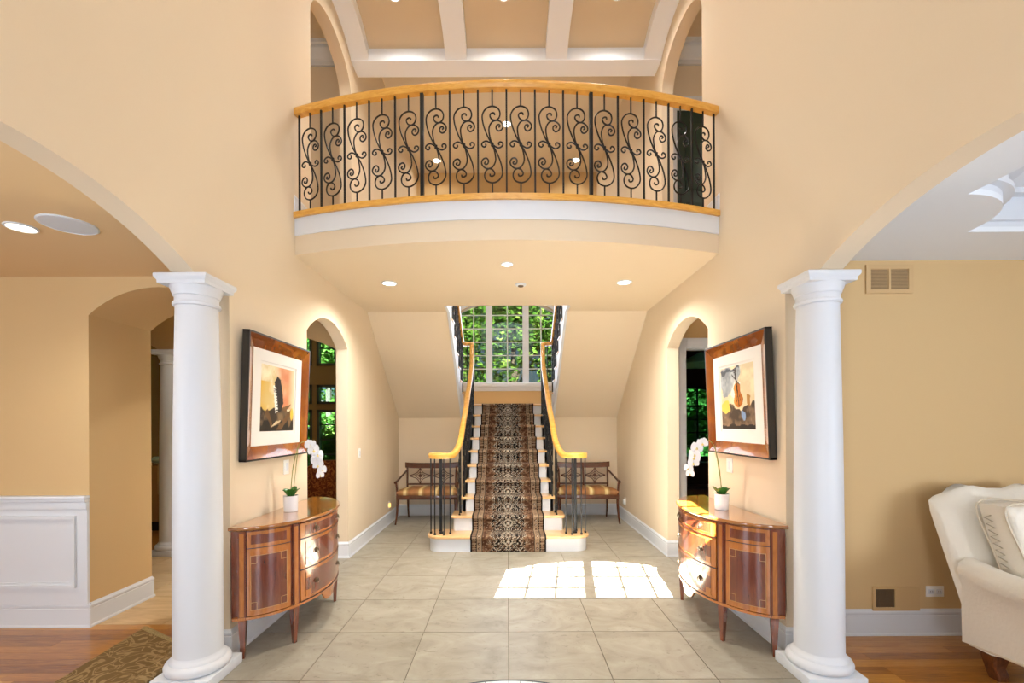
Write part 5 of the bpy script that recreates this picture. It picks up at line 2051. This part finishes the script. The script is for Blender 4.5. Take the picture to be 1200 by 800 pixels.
# ------------------------------------------------------------------ furniture glimpsed in the far rooms
so_ = thing('sofa', 'tan sofa in the room beyond the left arch, behind the far column', 'sofa', (-5.2, 6.85, 0), 0)
MB().box(-0.9, 0.9, -0.42, -0.20, 0.12, 0.92).build('back', M['sofa'], so_, bevel=0.04)
MB().box(-0.9, 0.9, -0.20, 0.45, 0.12, 0.45).build('seat', M['sofa'], so_, bevel=0.03)
for sx in (-1, 1):
    MB().box(sx * 0.88, sx * 1.06, -0.42, 0.45, 0.12, 0.62).build('arm', M['sofa'], so_, bevel=0.04)
MB().box(-0.95, 0.95, -0.40, 0.42, 0.0, 0.12).build('base', M['black_frame'], so_)
thr = MB()
rs = []
for i in range(9):
    u = i / 8
    x = 0.26 + 0.55 * u
    d = 0.40 + 0.28 * math.sin(u * 2.4)
    rs.append([(x, -0.435 - 0.01 * (i % 2), 0.93 - d), (x, -0.44 - 0.01 * (i % 2), 0.80), (x, -0.43 - 0.01 * (i % 2), 0.93), (x, -0.30, 0.945), (x, -0.17, 0.93)])
th_ = tag(thr.rings(rs, close=False).build('throw_blanket', M['sofa_stripe'], ang=20), 'ribbed beige throw hanging over the back of the tan sofa', 'blanket')
th_.location = (-5.2, 6.85, 0)
cu = MB()
cu.lathe([(0.001, -0.05), (0.07, -0.045), (0.11, -0.02), (0.12, 0.0), (0.11, 0.02), (0.07, 0.045), (0.001, 0.05)], 16)
cu = tag(cu.build('cushion', M['green_cloth']), 'small pale green cushion on top of the tan sofa back', 'cushion')
cu.location = (-5.0, 6.54, 0.997)

ch = thing('upholstered_chair', 'high-backed chair in rust-brown damask seen through the left side arch', 'chair', (-2.44, 6.35, 0), 0.3)
rs = []
for j in range(9):
    v = j / 8
    z = 0.42 + 0.60 * v
    w = 0.30 + 0.03 * math.sin(PI * v) if v < 0.75 else 0.32 * math.sqrt(max(0.02, 1 - ((v - 0.75) / 0.27) ** 2)) 
    y = -0.28 - 0.10 * v
    rs.append([(-w, y, z), (0, y - 0.03, z), (w, y, z), (w, y + 0.1, z), (0, y + 0.11, z), (-w, y + 0.1, z)])
MB().rings(rs).build('backrest', M['chair_fab'], ch, ang=60)
MB().box(-0.32, 0.32, -0.28, 0.32, 0.30, 0.48).build('seat', M['chair_fab'], ch, bevel=0.03)
for sx in (-1, 1):
    MB().box(sx * 0.27, sx * 0.35, -0.30, 0.25, 0.46, 0.66).build('arm', M['chair_fab'], ch, bevel=0.02)
    for y in (-0.26, 0.28):
        MB().box(sx * 0.25, sx * 0.30, y - 0.025, y + 0.025, 0, 0.31).build('leg', M['bench'], ch)

bl = thing('pendant_lamp', 'green glass pendant lamp in the dark room beyond the right side arch', 'lamp', (2.72, 6.4, 0))  # hanging shape added in place of a pale green reflection
MB().lathe([(0.40, 2.30), (0.41, 2.31), (0.06, 2.46), (0.04, 2.48), (0.04, 2.475), (0.38, 2.305)], 24, caps=False).build('shade', M['green_lamp'], bl)
MB().tube([(0, 0, 2.47), (0, 0, 2.9)], 0.008, 6).build('rod', M['brass'], bl)
ls = thing('leather_sofa', 'dark leather sofa in the dark room beyond the right side arch', 'sofa', (3.5, 7.6, 0))
MB().box(-0.8, 0.8, 0.2, 0.4, 0.1, 0.82).build('back', M['leather'], ls, bevel=0.05)
MB().box(-0.8, 0.8, -0.4, 0.2, 0.1, 0.45).build('seat', M['leather'], ls, bevel=0.05)
for sx in (-1, 1):
    MB().box(sx * 0.78, sx * 0.98, -0.4, 0.4, 0.0, 0.60).build('arm', M['leather'], ls, bevel=0.05)

# ------------------------------------------------------------------ outdoors
g_ = struct(MB().box(-40, 40, 9.7, 60, -0.4, -0.3).build('floor_lawn', M['lawn']))
g_.name = 'lawn'


def tree(x, y, base, h, r, n, seed, label):
    rnd = np.random.RandomState(seed)
    t = thing('tree', label, 'tree', (x, y, -0.3), 0, 'leafy trees outside the windows')
    b = MB()
    b.tube([(0, 0, 0), (0.05, 0.02, base * 0.6), (0.0, 0.05, base + h * 0.5), (0.05, 0, base + h * 0.9)], [0.16, 0.13, 0.09, 0.03], 8)
    rr = random.Random(seed)
    blobs = []
    for i in range(11):
        a = rr.uniform(0, 2 * PI)
        zz = base + h * rr.uniform(0.0, 1.0)
        f = math.sin(PI * min(1, max(0.12, (zz - base) / h * 0.85 + 0.15)))
        p = Vector((math.cos(a) * r * 0.7 * f, math.sin(a) * r * 0.7 * f, zz))
        b.tube([(0.02, 0.02, max(0.6, zz * 0.62)), (p.x * 0.5, p.y * 0.5, zz * 0.85), tuple(p)], [0.045, 0.03, 0.012], 5)
        blobs.append((p, r * rr.uniform(0.40, 0.62)))
    b.build('trunk', M['bark'], t)
    idx = rnd.randint(0, len(blobs), n)
    C = np.array([[*blobs[i][0]] for i in idx])
    R = np.array([blobs[i][1] for i in idx])
    d = rnd.normal(size=(n, 3))
    d /= np.linalg.norm(d, axis=1)[:, None]
    rad = R * rnd.uniform(0.35, 1.0, n) ** 0.6
    P = C + d * rad[:, None]
    q = rnd.normal(size=(n, 3))
    q[:, 2] *= 0.5
    q /= np.linalg.norm(q, axis=1)[:, None]
    w = np.cross(q, rnd.normal(size=(n, 3)))
    w /= np.linalg.norm(w, axis=1)[:, None]
    sz = rnd.uniform(0.07, 0.13, n)[:, None]
    V = np.stack([P - q * sz, P + w * sz * 0.55, P + q * sz, P - w * sz * 0.55], 1).reshape(-1, 3)
    F = np.arange(4 * n).reshape(-1, 4)
    me = bpy.data.meshes.new('foliage')
    me.from_pydata(V.tolist(), [], F.tolist())
    me.materials.append(M['treeleaf'])
    o = link('foliage', me, t)
    o['kind'] = 'stuff'
    return t


tree(-2.2, 13.2, 1.4, 3.6, 1.3, 5200, 21, 'leafy green tree outdoors filling the left panes of the stair window')
tree(0.2, 15.5, 1.5, 4.6, 1.6, 5200, 22, 'leafy green tree outdoors filling the middle panes of the stair window')
tree(2.4, 13.2, 1.2, 3.9, 1.3, 6500, 23, 'leafy green tree outdoors filling the right panes of the stair window')
tree(-1.8, 19.0, 1.5, 6.0, 1.9, 4200, 24, 'tall tree farther off, behind the left and middle panes of the stair window')
tree(3.2, 19.0, 1.5, 6.0, 1.9, 4200, 25, 'tall tree farther off, behind the right panes of the stair window')
tree(-5.6, 14.2, 0.6, 4.4, 1.5, 7000, 26, 'leafy green tree nearest the windows seen through the left side arch')
tree(-9.2, 17.0, 0.6, 5.0, 1.7, 7000, 27, 'green tree to the left behind the windows seen through the left side arch')
tree(-7.0, 21.5, 0.8, 6.0, 2.2, 7000, 30, 'tall tree farther off behind the windows seen through the left side arch')
tree(5.6, 13.5, 0.3, 3.6, 1.4, 7000, 28, 'leafy green tree just behind the arched window of the dark right-hand room')
tree(7.4, 17.5, 0.4, 4.6, 1.7, 7000, 29, 'green tree farther off behind the arched window of the dark right-hand room')
